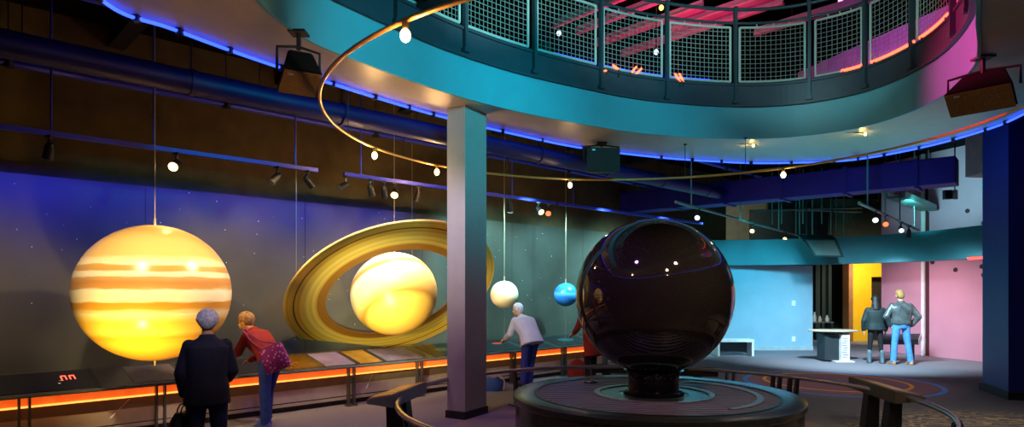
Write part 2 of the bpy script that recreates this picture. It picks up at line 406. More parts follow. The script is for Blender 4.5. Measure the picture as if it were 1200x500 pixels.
# curved header over the far openings, and what lies under it
HL = smooth_open([V((4.5, 17.85, 0)), V((6.2, 17.8, 0)), V((7.4, 17.5, 0)), V((8.56, 16.9, 0)), V((9.3, 16.15, 0)), V((9.77, 15.2, 0)), V((10.06, 14, 0)), V((10.15, 13, 0)), V((10.15, 11.6, 0))], 6)
bm = bmesh.new(); strip(bm, HL, 2.4, 3.1, -.35)
struct('wall_header', bm, mat('header_paint', '#2b7f8c', .55, var=.05, scale=2), 'curved header band spanning the openings at the far end', 'wall')
bm = bmesh.new(); box(bm, (6.5, 18.3, 1.2), (4.08, .25, 2.4))
struct('wall_blue', bm, mat('pale_wall', '#93bdd2', .55, var=.06, scale=2), 'pale wall panel below the header beside the dark opening', 'wall')
bm = bmesh.new(); box(bm, (6.5, 18.16, .06), (4.08, .03, .12))
struct('baseboard_blue', bm, mat('base_pale', '#a9bcc4', .5), 'pale skirting under the far wall panel', 'baseboard')
bm = bmesh.new(); prism(bm, [(8.6, 23), (11.35, 23), (11.35, 23.2), (8.6, 23.2)], 0, 4.6)
struct('wall_recess', bm, mat('recess_dark', '#23323a', .8), 'dark wall at the back of the recess', 'wall')
bm = bmesh.new(); 
for k in range(6): box(bm, (9.75 + k * .22, 21.9, 1.35), (.12, .1, 2.7), rz=.2)
struct('wall_recess_curtain', bm, mat('recess_teal', '#10252a', .8), 'dark pleated partition inside the recess', 'wall')
YEL = mat('yellow_paint', '#e8b012', .6, var=.05)
bm = bmesh.new(); prism(bm, [(11.3, 21.4), (12.02, 21.4), (12.02, 21.6), (11.3, 21.6)], 0, 2.95); prism(bm, [(12.02, 21.4), (13.6, 21.4), (13.6, 21.6), (12.02, 21.6)], 2.15, 2.95)
prism(bm, [(12.75, 21.4), (13.6, 21.4), (13.6, 21.6), (12.75, 21.6)], 0, 2.15)
struct('wall_yellow', bm, YEL, 'yellow wall with a doorway beyond the far end', 'wall')
bm = bmesh.new(); prism(bm, [(11.16, 21.2), (11.3, 21.2), (11.3, 21.6), (11.16, 21.6)], 0, 2.95)
struct('trim_4', bm, mat('orange_edge', '#8a5a3a', .6), 'brown edge at the start of the yellow wall', 'trim')
bm = bmesh.new(); prism(bm, [(12.0, 21.85), (12.8, 21.85), (12.8, 21.95), (12.0, 21.95)], 0, 2.2)
struct('door_1', bm, mat('door_dark', '#2a2422', .6), 'dark door inside the yellow doorway', 'door')
PD = (V((11.48, 14.5)) - V((10.36, 17.95))); PL = PD.length; PD.normalize(); PNn = V((PD.y, -PD.x)); 
def PW(s, o=0.0):                          # along the pink wall, o metres proud of it towards the hall
    p = V((10.36, 17.95)) + PD * s + PNn * o; return V((p.x, p.y, 0))
PINK = mat('pink_wall_paint', '#cc8fa2', .6, var=.06, scale=1.5)
bm = bmesh.new(); prism(bm, [PW(0), PW(5.5), PW(5.5, -.2), PW(0, -.2)], 0, ZCEIL)
struct('wall_pink', bm, PINK, 'tall pink panelled wall at the far end', 'wall')
bm = bmesh.new()
for s in (1.26, 3.02): prism(bm, [PW(s, .06), PW(s + .08, .06), PW(s + .08, 0), PW(s, 0)], 0, ZCEIL)
struct('trim_5', bm, mat('strip_white', '#f0e6e8', .5), 'white upright strips on the pink wall', 'trim')
bm = bmesh.new()
for s in (1.345, 3.105): prism(bm, [PW(s, .012), PW(s + .1, .012), PW(s + .1, 0), PW(s, 0)], 0, ZCEIL)
struct('trim_6', bm, mat('gap_maroon', '#4a1a24', .7), 'dark upright gaps beside the white strips', 'trim')
bm = bmesh.new(); prism(bm, [(9.42, 13.3), (9.36, 12.0), (11.0, 12.3), (10.9, 13.6)], 4.05, ZCEIL + .02)
struct('ceiling_soffit', bm, mat('soffit_pale', '#d8c2c2', .6), 'pale angled soffit piece by the blue column', 'ceiling')

# ================================================================ MEZZANINE: railing, neon, loudspeakers
post_px = [380, 460, 541, 623, 701, 779, 860, 949, 1017, 1074, 1124]
NC = len(CURVE_C)
svals = [curve_at_px(CURVE_C, p)[1] for p in post_px]
s_end = svals[0] + NC; gap = (s_end - svals[-1]) / 13
allposts = svals + [svals[-1] + gap * k for k in range(1, 13)]
WHITE = mat('mesh_white', '#c4d6d0', .45, .2, var=.05); RAIL = mat('railing_slate', '#3b5560', .45, .4, var=.08)
MESH = mat('wire_grey', '#8fa39d', .5, .3)
CI = {d: off_curve(CURVE_C, d) for d in (0.0, .03, .065, .05)}
rl = thing('balcony_railing', 'slate railing with white framed wire mesh panels round the mezzanine opening', 'railing', (0, 0, ZC))
bm = bmesh.new(); tube(bm, [p + V((0, 0, ZT)) for p in CI[.03]], .028, 8, closed=True); obj('top_rail', bm, RAIL, rl, True)
bm = bmesh.new(); tube(bm, [p + V((0, 0, ZM + .07)) for p in CI[.03]], .022, 8, closed=True); obj('mid_rail', bm, RAIL, rl, True)
bm = bmesh.new(); tube(bm, [p + V((0, 0, ZC + .005)) for p in CI[.03]], .022, 8, closed=True); obj('foot_rail', bm, RAIL, rl, True)
for i, s in enumerate(allposts):
    p = on_curve(CI[.065], s); q = on_curve(CI[.065], s + .5); e = (q - p).normalized(); a = math.atan2(e.y, e.x)
    bm = bmesh.new(); box(bm, (p.x, p.y, (ZF + .03 + ZT) / 2), (.045, .07, ZT - ZF - .03), rz=a)
    box(bm, (p.x, p.y, ZT + .01), (.06, .09, .02), rz=a); box(bm, (p.x, p.y, ZF + .06), (.09, .085, .05), rz=a)
    obj('post', bm, RAIL, rl)
for i, s0 in enumerate(allposts):
    s1 = allposts[i + 1] if i + 1 < len(allposts) else s_end
    L = (on_curve(CI[0.0], s1) - on_curve(CI[0.0], s0)).length; m_ = .075 / L * (s1 - s0)
    a0, a1 = s0 + m_, s1 - m_; ss = [a0 + (a1 - a0) * k / 8 for k in range(9)]
    pts = [on_curve(CI[.03], s) for s in ss]; z0, z1 = ZC + .045, ZM
    bm = bmesh.new(); nh = 12
    for k in range(1, nh): tube(bm, [p + V((0, 0, z0 + (z1 - z0) * k / nh)) for p in pts], .0055, 4)
    nv = max(4, round((L - .15) / .076))
    for k in range(1, nv):
        p = on_curve(CI[.03], a0 + (a1 - a0) * k / nv); tube(bm, [p + V((0, 0, z0)), p + V((0, 0, z1))], .0055, 4)
    mp = obj('mesh_panel', bm, MESH, rl)
    bm = bmesh.new()
    for z in (z0, z1): tube(bm, [p + V((0, 0, z)) for p in pts], .019, 6)
    for p in (pts[0], pts[-1]): tube(bm, [p + V((0, 0, z0)), p + V((0, 0, z1))], .019, 6)
    for k in (2, 4, 6):
        tube(bm, [pts[k] + V((0, 0, z1)), pts[k] + V((0, 0, z1 + .06))], .01, 6); tube(bm, [pts[k] + V((0, 0, z0)), pts[k] + V((0, 0, z0 - .04))], .01, 6)
    obj('panel_frame', bm, WHITE, mp)

REDN = glow('neon_red', (1.0, .075, .03), 6); BLUN = glow('neon_blue', (.02, .06, 1.0), 4.5)
def curve_run(cur, pa, pb, z, n=14):
    a, b = curve_at_px(cur, pa)[1], curve_at_px(cur, pb)[1]
    return [on_curve(cur, a + (b - a) * k / n) + V((0, 0, z)) for k in range(n + 1)]
CAN = mat('can_black', '#23242a', .4, .4)
CLIP = mat('clip_grey', '#2d3038', .5, .5)
nr = thing('red_neon', 'long glowing orange red neon tube behind the railing foot, where the balcony glows magenta', 'neon light', (5, 9, 4.9))
for a, b in ((986, 1012), (1021, 1071), (1078, 1111)):
    pts = curve_run(CI[.05], a, b, 5.03); bm = bmesh.new(); tube(bm, pts, .022, 8); tb = obj('tube', bm, REDN, nr, True)
    for p in (pts[1], pts[-2]): bm = bmesh.new(); box(bm, (p.x, p.y, 5.01), (.03, .03, .04)); obj('clip', bm, CLIP, tb)
nb = thing('blue_neon', 'blue neon tube on the balcony floor behind the middle mesh panels', 'neon light', (1, 9.5, 4.9))
for a, b in ((650, 698), (705, 776), (783, 832)):
    pts = curve_run(CI[0.0], a, b, 5.05); bm = bmesh.new(); tube(bm, pts, .022, 8); tb = obj('tube', bm, BLUN, nb, True)
    for p in (pts[2], pts[-3]): bm = bmesh.new(); box(bm, (p.x, p.y, 5.005), (.03, .03, .03)); obj('clip', bm, CLIP, tb)
stubs = [((703, 82), (711, 83), 'nearly level, beside a railing post'), ((718, 76), (725, 81), 'leaning, alone between two others'), ((740, 85), (746, 78), 'leaning, first of a close pair'), ((745, 87), (752, 80), 'leaning, second of a close pair'), ((791, 86), (797, 96), 'leaning, behind the next mesh panel'), ((796, 86), (801, 96), 'leaning, the last beside its twin')]  # glowing stubs in place of the red reflections behind the mesh
for (a, b, wd_) in stubs:
    Y = curve_at_px(CI[.05], (a[0] + b[0]) / 2)[0].y
    bm = bmesh.new(); tube(bm, [at(a[0], a[1], Y), at(b[0], b[1], Y)], .014, 8)
    t_ = thing('reflection_stub', 'short glowing stub standing in for a red reflection, ' + wd_, 'neon light', (at(a[0], a[1], Y).x, Y, 4.9), group='stubs for red reflections on the balcony floor')
    obj('tube', bm, glow('reflection_orange', (1.0, .10, .03), 6), t_, True)
    bm = bmesh.new(); q = at(b[0], b[1], Y) if b[1] > a[1] else at(a[0], a[1], Y); tube(bm, [q, (q.x, q.y, 4.9)], .008, 6); obj('clip', bm, CLIP, t_)

# blue neon along the outer lower edge of the mezzanine
nl = thing('edge_neon', 'blue neon line under the outer edge of the ring mezzanine', 'neon light', (1.8, 7, ZU))
CN = off_curve(CURVE_N, .03); runs = [[0, 22], [22.4, 31.4], [32, 39.6], [40, 53.2]]
sa, sb = curve_at_px(CN, 687)[1], curve_at_px(CN, 724)[1]
n0 = 0; NN = len(CN); bounds = []
cur_ = sb
k = 0
while cur_ < sa + NN - .5:
    e_ = min(cur_ + 9.5, sa + NN); bounds.append((cur_ + .06, e_ - .06)); cur_ = e_
for a, b in bounds:
    pts = [on_curve(CN, a + (b - a) * k / 16) + V((0, 0, ZU - .03)) for k in range(17)]
    bm = bmesh.new(); tube(bm, pts, .017, 8); tb = obj('tube', bm, BLUN, nl, True)
    for p in (pts[0], pts[8], pts[16]): bm = bmesh.new(); box(bm, (p.x, p.y, ZU - .031), (.05, .05, .06)); obj('clip', bm, CLIP, tb)

# loudspeakers
SPK = mat('speaker_black', '#191a1c', .55); GRL = mat('grille_brown', '#8a6838', .7, var=.3, scale=60)
def speaker(loc, size, yaw, pitch, label, top, GRL=GRL):
    t = thing('loudspeaker', label, 'loudspeaker', loc)
    R = M4.Rotation(yaw, 3, 'Z') @ M4.Rotation(pitch, 3, 'X')
    w_, d_, h_ = size; bm = bmesh.new()
    P = [(-w_ / 2, -d_ / 2, -h_ / 2), (w_ / 2, -d_ / 2, -h_ / 2), (w_ * .3, d_ / 2, -h_ * .42), (-w_ * .3, d_ / 2, -h_ * .42)]
    P += [(x, y, -z) for x, y, z in P]
    hexa(bm, [R @ V(p) + V(loc) for p in P]); bmesh.ops.bevel(bm, geom=bm.edges[:], offset=.015, segments=2, affect='EDGES')
    c = obj('cabinet', bm, SPK, t)
    bm = bmesh.new(); box(bm, R @ V((0, -d_ / 2 - .008, 0)) + V(loc), (w_ * .94, .016, h_ * .94), R=R); obj('grille', bm, GRL, t)
    bm = bmesh.new(); R2 = R @ M4.Rotation(0, 3, 'X'); box(bm, R @ V((-w_ * .3, -d_ / 2 - .02, h_ * .38)) + V(loc), (.05, .01, .02), R=R); obj('badge', bm, mat('badge_silver', '#c8c8c8', .3, .8), t)
    bm = bmesh.new(); 
    e1, e2 = R @ V((-w_ / 2 - .015, 0, 0)) + V(loc), R @ V((w_ / 2 + .015, 0, 0)) + V(loc); mid = V((loc[0], loc[1], top))
    for e in (e1, e2):
        u = V((e.x, e.y, max(e.z + .05, loc[2] + h_ * .6))); tube(bm, [e, u, V((mid.x, mid.y, u.z + .03))], .014, 6)
    tube(bm, [V((mid.x, mid.y, loc[2] + h_ * .6)), mid], .022, 8); box(bm, (mid.x, mid.y, top - .01), (.16, .16, .02)); obj('bracket', bm, SPK, t)
    return t
speaker(at(350, 84, 6.05), (.36, .26, .34), math.radians(30), math.radians(68), 'black loudspeaker with brown grille tilted down under the mezzanine near the brass ring', ZU)
speaker(at(1152, 106, 6.7), (.60, .34, .30), math.radians(-50), math.radians(48), 'wide black loudspeaker under the mezzanine beside the magenta glow', ZU)
speaker(at(705, 189, 10.6), (.56, .30, .40), math.radians(5), math.radians(0), 'dark box loudspeaker interrupting the blue neon line', ZU, mat('grille_black', '#201f1e', .7, var=.3, scale=60))
t = thing('monitor_speaker', 'flat teal grey speaker panel hung in front of the curved header', 'loudspeaker', at(962, 289, 16.3))
c0 = at(962, 289, 16.3); bm = bmesh.new(); R = M4.Rotation(math.radians(-14), 3, 'Z') @ M4.Rotation(math.radians(-50), 3, 'X')
q = [at(938, 279, 16.4), at(978, 279, 16.4), at(987, 300, 16.0), at(952, 299, 16.0)]
hexa(bm, [p + V((0, -.1, -.03)) for p in (q[3], q[2], q[1], q[0])] + [p + V((0, .12, .1)) for p in (q[3], q[2], q[1], q[0])]); obj('cabinet', bm, mat('monitor_dark', '#27383a', .5), t)
bm = bmesh.new(); mdl = sum(q, V()) / 4; qq = [mdl + (p - mdl) * .82 + V((0, -.108, -.035)) for p in q]
hexa(bm, [p for p in (qq[3], qq[2], qq[1], qq[0])] + [p + V((0, .02, .02)) for p in (qq[3], qq[2], qq[1], qq[0])]); obj('grille', bm, mat('monitor_grille', '#4c6a68', .6), t)
bm = bmesh.new()
for px in (945, 975): p = at(px, 281, 16.45); tube(bm, [p, V((p.x, p.y, ZCEIL))], .016, 6)
obj('hanger', bm, CLIP, t)

# ================================================================ BRASS LIGHT RING
RC = V((1.64, 7.25)); RR = 3.66; ZR = 3.585
BRASS = mat('brass', '#d9a55a', .35, .55, var=.08)
lr = thing('light_ring', 'slender brass ring hanging below the mezzanine with warm bare bulbs', 'ceiling lamp', (RC.x, RC.y, ZR))
ring = [V((RC.x + RR * math.cos(2 * PI * k / 120), RC.y + RR * math.sin(2 * PI * k / 120), ZR)) for k in range(120)]
bm = bmesh.new(); tube(bm, ring, .019, 8, closed=True); obj('rod', bm, BRASS, lr, True)
def ring_at(px, far=True):
    r = (px - 600) / F; A = r * r + 1; B = -2 * (r * RC.x + RC.y); Cc = RC.length_squared - RR * RR
    d = math.sqrt(max(B * B - 4 * A * Cc, 0)); Y = (-B + (d if far else -d)) / (2 * A); return V((r * Y, Y, ZR))
BULB = glow('bulb_warm', (1.0, .66, .22), 9)
WARM = (1.0, .62, .30)
bulbs = []
for px, far in ((475, False), (439, True), (512, True), (668, True), (918, True), (1010, False)):
    p = ring_at(px, far); bulbs.append(p)
    bm = bmesh.new(); ellipsoid(bm, p - V((0, 0, .105)), (.038, .038, .048)); b_ = obj('bulb', bm, BULB, lr, True)
    bm = bmesh.new(); lathe(bm, [(0, .015), (.022, .01), (.024, -.03), (.02, -.06), (0, -.06)], p, 16); obj('socket', bm, BRASS, b_, True)
bm_list = []
for a in (95, 118, 126, 131, 150, 172, 70, 55):
    p = V((RC.x + RR * math.cos(math.radians(a)), RC.y + RR * math.sin(math.radians(a)), ZR))
    bm = bmesh.new(); tube(bm, [p, V((p.x, p.y, ZU + .02))], .006, 6); lathe(bm, [(0, .0), (.03, .0), (.03, -.015), (0, -.02)], (p.x, p.y, ZU), 12); obj('hanger', bm, CLIP, lr)

# small lamps on cable arms under the fascia
for px, py, wtxt in ((883, 152, 'where the fascia is teal'), (1014, 138, 'where the underside turns rose')):
    Y = curve_at_px(CURVE_C, px)[0].y + .35; p = at(px, py, Y); p.z = min(p.z, ZU - .04)
    t = thing('cable_lamp', 'tiny amber lamp on thin cables under the mezzanine ' + wtxt, 'lamp', p, group='tiny cable lamps')
    bm = bmesh.new(); ellipsoid(bm, p, (.022, .022, .026)); obj('bulb', bm, glow('bulb_amber', (1, .55, .15), 8), t, True)
    bm = bmesh.new(); tube(bm, [p + V((0, 0, .02)), V((p.x - .35, p.y + .1, ZU + .01))], .006, 6); tube(bm, [p + V((0, 0, .02)), V((p.x + .2, p.y + .25, ZU + .01))], .006, 6); obj('cable', bm, CLIP, t)
    bulbs.append(p)

# ================================================================ CEILING SERVICES AND TRACK SPOTLIGHTS
DUCT = mat('duct_neon_tint', '#14165c', .5, .2, var=.1, scale=3); PIPE = mat('pipe_neon_tint', '#3238c4', .45, .2)  # blue neon light is put into the duct and pipe colours
def wall_run(off, z, t0, t1): return [WL(t0, off, z), WL(t1, off, z)]
t = thing('ceiling_duct', 'long blue lit duct running beside the mural high over the planets', 'duct', WL(0, -1.2, 3.8))
a, b = wall_run(-1.15, 3.92, -7, 9); bm = bmesh.new(); tube(bm, [a, b], .13, 16); obj('duct_body', bm, DUCT, t, True, auto=50)
for k in range(9):
    p = a.lerp(b, (k + .5) / 9); bm = bmesh.new(); tube(bm, [p - (b - a).normalized() * .025, p + (b - a).normalized() * .025], .145, 16); obj('duct_collar', bm, DUCT, t, True, auto=50)
    bm = bmesh.new(); tube(bm, [p, V((p.x, p.y, ZCEIL))], .01, 6); obj('hanger', bm, CLIP, t)
for off, z, r_, lab in ((-1.75, 4.3, .035, 'thin blue lit pipe running above the big duct'), (-.55, 4.05, .03, 'thin dark pipe between the duct and the brown wall'), (.6, 4.25, .04, 'reddish dark pipe close to the top of the brown wall')):
    a, b = wall_run(off, z, -7, 9.5); t = thing('ceiling_pipe', lab, 'pipe', a.lerp(b, .5)); bm = bmesh.new(); tube(bm, [a, b], r_, 10); obj('pipe_run', bm, PIPE, t, True, auto=50)
    for k in range(7):
        p = a.lerp(b, (k + .3) / 7); bm = bmesh.new(); tube(bm, [p, V((p.x, p.y, ZCEIL))], .008, 6); box(bm, p, (r_ * 2.6, r_ * 2.6, r_ * 2.6)); obj('hanger', bm, CLIP, t)
def rect_duct(label, a, b, w_, h_):
    t = thing('rectangular_duct', label, 'duct', V(a).lerp(V(b), .5)); a, b = V(a), V(b); d = (b - a); L = d.length; rz = math.atan2(d.y, d.x)
    bm = bmesh.new(); box(bm, (a + b) / 2, (L, w_, h_), rz=rz, bev=.02); obj('duct_body', bm, mat('duct_neon_tint_deep', '#10149a', .55, .1), t)  # this duct's colour carries the neon's blue light too
    for k in range(1, 7):
        p = a.lerp(b, k / 6.5); bm = bmesh.new(); box(bm, p, (.06, w_ + .06, h_ + .06), rz=rz); obj('duct_collar', bm, mat('duct_neon_tint_deep', '#10149a', .55, .1), t)
        bm = bmesh.new(); tube(bm, [p, V((p.x, p.y, ZCEIL))], .012, 6); obj('hanger', bm, CLIP, t)
rect_duct('large square blue lit duct crossing the dark ceiling towards the blue column', (2.2, 17.2, 3.95), (8.35, 12.0, 3.92), .55, .5)
for k in range(7):
    tt = -5 + k * 2.3; p = WL(tt, 1.5, 5.0); q = WL(tt, -5.5 if k < 3 else -2.2, 5.0); d = q - p
    t = thing('ceiling_joist', 'dark steel joist number %s along the mural, crossing the ceiling over %s' % (('one', 'two', 'three', 'four', 'five', 'six', 'seven')[k], ('the entrance end', 'the red digits', 'Jupiter', 'the gap after Jupiter', 'Saturn', 'the grey column', 'the two small globes')[k]), 'joist', (p + q) / 2, group='ceiling joists')
    t['label'] = 'dark steel ceiling joist high over ' + ('the entrance end of the mural', 'the counter with red digits', 'the striped yellow globe', 'the woman in the red jacket', 'the ringed globe', 'the grey column', 'the two small globes')[k]
    bm = bmesh.new(); box(bm, (p + q) / 2 + V((0, 0, .12)), (d.length, .12, .26), rz=math.atan2(d.y, d.x)); obj('web', bm, mat('joist_black', '#22232c', .6, .3), t)
    bm = bmesh.new(); box(bm, (p + q) / 2 - V((0, 0, .02)), (d.length, .2, .03), rz=math.atan2(d.y, d.x)); obj('flange', bm, mat('joist_black', '#22232c', .6, .3), t)

LITW = glow('lens_warm', (1.0, .66, .22), 5); LITR = glow('lens_red', (1.0, .10, .03), 4); LITC = glow('lens_white', (.8, .9, 1.0), 2); LENS = mat('lens_dark', '#6d7378', .1)
def spotlight(loc, to, label, lens, group, drop=.1, r=.045, L=.15):
    p = V(loc); c = p - V((0, 0, drop)); u = (V(to) - c).normalized()
    t = thing('track_spotlight', label, 'spotlight', p, group=group)
    bm = bmesh.new(); tube(bm, [p, c], .016, 8); box(bm, p - V((0, 0, .015)), (.06, .06, .03)); obj('stem', bm, CAN, t)
    a, b = c - u * L * .35, c + u * L * .65
    bm = bmesh.new(); tube(bm, [a, a + u * .03, a + u * .05, b, b + u * .02], [r * .55, r * .8, r * .95, r, r * 1.12], 16); obj('can', bm, CAN, t, True, auto=40)
    bm = bmesh.new(); tube(bm, [b + u * .018, b + u * .026], r * .98, 16); obj('lens', bm, lens, t, True, auto=40)
    return b
# the track along the mural
TO = -.2; ZTK = 3.36
tr = thing('light_track', 'blue lit lighting track along the mural high over the planets', 'track', WL(0, TO, ZTK))
for a, b in ((-6.5, t_at(372, TO)), (t_at(403, TO), 4.2), (4.3, 9.6)):
    A, B = WL(a, TO, ZTK), WL(b, TO, ZTK); bm = bmesh.new(); box(bm, (A + B) / 2, ((B - A).length, .05, .05), rz=math.atan2(D.y, D.x)); obj('track_bar', bm, PIPE, tr)
for px in (-60, 60, 180, 346, 423, 600, 672):
    p = WL(t_at(px, TO), TO, ZTK); bm = bmesh.new(); tube(bm, [p, V((p.x, p.y, ZCEIL))], .011, 6); obj('hanger', bm, PIPE, tr)
JC = at(181.5, 343, 7.35); SC = at(462, 344, 10.2)
heads = [(58, 'near the entrance end, over the dark screen counter', LENS, (-5.5, 7.3, 2)), (207, 'over the striped yellow globe, its lens lit amber', LITW, (-3.6, 4.2, 1.2)), (325, 'alone before a pair, over the woman in red', LENS, JC), (360, 'at the end of the first track length', LENS, SC),
         (405, 'at the start of the second track length', LENS, JC), (434, 'two places before the bright lamp', LENS, SC), (450, 'just before the brightly lit lamp', LENS, SC), (463, 'brightly lit over the ringed globe', LITW, (-1.6, 7.2, 1.0)), (490, 'just after the bright lamp over the ringed globe', LENS, SC),
         (598, 'just past the grey column, with a small white glint', LITC, at(591, 345, 12)), (631, 'lit pale amber, first of the glowing pair', LITW, (1.6, 10.0, 1.6)), (643, 'glowing red, second of the glowing pair', LITR, (.3, 9.0, 1.6))]
head_pos = {}
for px, lab, lens, to in heads:
    head_pos[px] = spotlight(WL(t_at(px, TO), TO, ZTK - .02), to, 'small spotlight on the mural track ' + lab, lens, 'spotlights on the mural track', drop=.13 if px != 643 else .15, r=.05 if lens is not LITW else .055)
# bars with spotlights over the far end
TEALP = mat('pipe_teal', '#5f8a86', .45, .4)
def bar(label, a, b, hang, spots, grp):
    t = thing('lighting_bar', label, 'bar', V(a).lerp(V(b), .5)); bm = bmesh.new(); tube(bm, [a, b], .028, 8); obj('bar_tube', bm, TEALP, t, True, auto=50)
    for f in hang:
        p = V(a).lerp(V(b), f); bm = bmesh.new(); tube(bm, [p, V((p.x, p.y, ZCEIL))], .014, 6); obj('hanger', bm, TEALP, t)
    for f, lab, lens in spots:
        p = V(a).lerp(V(b), f); spotlight(p, p + (V((-.5, -1.0, -.7)) if lens is not LENS else V((.3, .6, -1))), lab, lens, grp, drop=.14, r=.05, L=.17)
A1, B1 = (2.97, 11.6, 3.3), (8.5, 18.9, 3.3)
bar('slim pipe bar above the black ball, slanting away towards the header', A1, B1, (.08, .4, .75, .95), [(.12, 'small spotlight with a white glint on the pipe bar above the black ball', LITC), (.5, 'brightly glowing warm lamp on the pipe bar beyond the black ball', LITW), (.82, 'small warm lamp on the pipe bar over the curved header', LITW)], 'spotlights over the header')
A2, B2 = (5.97, 11.0, 3.2), (10.1, 15.9, 3.2)
bar('slanting pipe bar with spotlights in front of the pink wall', A2, B2, (.1, .35, .6, .9), [(.2, 'spotlight nearest the duct on the slanting bar before the pink wall', LITC), (.35, 'dull red glowing spotlight on the slanting bar before the pink wall', LITR), (.62, 'white glowing spotlight midway on the slanting bar before the pink wall', LITC), (.78, 'dark spotlight near the pink end of the slanting bar', LENS)], 'spotlights before the pink wall')
# grid of hanging rods over the recess
t = thing('rod_grid', 'grid of thin teal pipes and drop rods above the curved header', 'pipe grid', (8.6, 18.8, 3.3))
for i, (px, py) in enumerate(((937, 279), (941, 262), (952, 278), (963, 262), (974, 279), (980, 270), (989, 279), (1030, 236), (1050, 236), (905, 263), (916, 262))):
    p = at(px, py, 18.7); bm = bmesh.new(); tube(bm, [p, V((p.x, p.y, ZCEIL))], .022, 6); obj('drop_rod', bm, TEALP, t)
for a, b in (((880, 247), (1010, 243)), ((935, 246), (1010, 248)), ((940, 275), (985, 277))):
    bm = bmesh.new(); tube(bm, [at(*a, 18.7), at(*b, 18.7)], .03, 8); obj('cross_pipe', bm, TEALP, t, True, auto=50)
t = thing('cable_tray', 'teal grey cable tray hanging below the ceiling before the pink wall', 'cable tray', at(1060, 240, 15.3))
a, b = at(1050, 228, 14.0), at(1088, 248, 16.2); d = b - a; bm = bmesh.new(); box(bm, (a + b) / 2, (d.length, .35, .04), rz=math.atan2(d.y, d.x)); obj('tray', bm, TEALP, t)
bm = bmesh.new()
for s in (-1, 1): box(bm, (a + b) / 2 + V((-d.y, d.x, 0)).normalized() * .17 * s + V((0, 0, .06)), (d.length, .02, .1), rz=math.atan2(d.y, d.x))
obj('side_rail', bm, TEALP, t)
for p in (a, b): bm = bmesh.new(); tube(bm, [p, V((p.x, p.y, ZCEIL))], .014, 6); obj('hanger', bm, TEALP, t)
t = thing('projector', 'small pale cylinder lamp fixed beside a dark box before the pink wall', 'projector', at(1117, 228, 14))
p = at(1119, 228, 14); bm = bmesh.new(); tube(bm, [p - V((0, 0, .1)), p + V((0, 0, .1))], .055, 16); obj('barrel', bm, mat('pale_metal', '#b5d0c8', .35, .4), t, True, auto=40)
p2 = at(1110, 228, 14.05); bm = bmesh.new(); box(bm, p2, (.14, .12, .2), bev=.01); obj('housing', bm, CAN, t)
bm = bmesh.new(); tube(bm, [p + V((0, 0, .1)), V((p.x, p.y, ZCEIL))], .014, 6); obj('hanger', bm, CAN, t)
bmn = thing('wall_pipe', 'pale upright pipe with a valve fitting on the pink wall above the header', 'pipe', PW(3.06, .12))
p = PW(3.0, .14); bm = bmesh.new(); tube(bm, [p + V((0, 0, 3.0)), p + V((0, 0, 4.3))], .06, 12); obj('pipe_run', bm, mat('pale_pipe', '#a9cdc9', .4, .2), bmn, True, auto=50)
bm = bmesh.new(); tube(bm, [p + V((0, 0, 4.12)), p + V((0, 0, 4.22))], .1, 12); obj('fitting', bm, mat('pale_metal', '#b5d0c8', .35, .4), bmn, True, auto=50)
# round dark knobs on the pink wall
for px, py, lab in ((1120, 316, 'alone in the middle below the header'), (1151, 312, 'upper one of two below the red neon'), (1153, 322, 'lower one of two below the red neon'), (1153, 261, 'above the header beside the pale pipe'), (1134, 247, 'highest one, above the header'), (1093, 307, 'half hidden by the header edge')):
    r = (px - 600) / F; b0 = V((10.36, 17.95)); s = (b0.y * r - b0.x) / (PD.x - PD.y * r); q = PW(s); z = CH + (HOR - py) / F * q.y
    t = thing('wall_disc', 'dark disc on the pink wall, ' + lab, 'disc', (q.x, q.y, z), group='round discs on the pink wall')
    n3 = V((PNn.x, PNn.y, 0)); c = V((q.x, q.y, z)); bm = bmesh.new(); tube(bm, [c - n3 * .01, c + n3 * .02, c + n3 * .035], [.055, .055, .04], 20); obj('disc', bm, mat('disc_dark', '#3a2430', .5), t, True, auto=40)
    bm = bmesh.new(); tube(bm, [c + n3 * .03, c + n3 * .045], .014, 10); obj('screw', bm, CAN, t)
# red neon under the end of the header
t = thing('header_neon', 'red neon tube under the header end beside the blue column', 'neon light', (10.1, 13, 2.38))
pts = [p for p in HL if 1131 < 600 + F * (p.x - .06) / p.y < 1192]
pts = [V((p.x - .08, p.y, 2.395)) for p in pts]; bm = bmesh.new(); tube(bm, pts, .03, 8); obj('tube', bm, glow('neon_hot_red', (1.0, .05, .035), 4), t, True)
for p in (pts[0], pts[-1]): bm = bmesh.new(); box(bm, p + V((.03, 0, -.01)), (.09, .03, .03)); obj('clip', bm, CLIP, t)

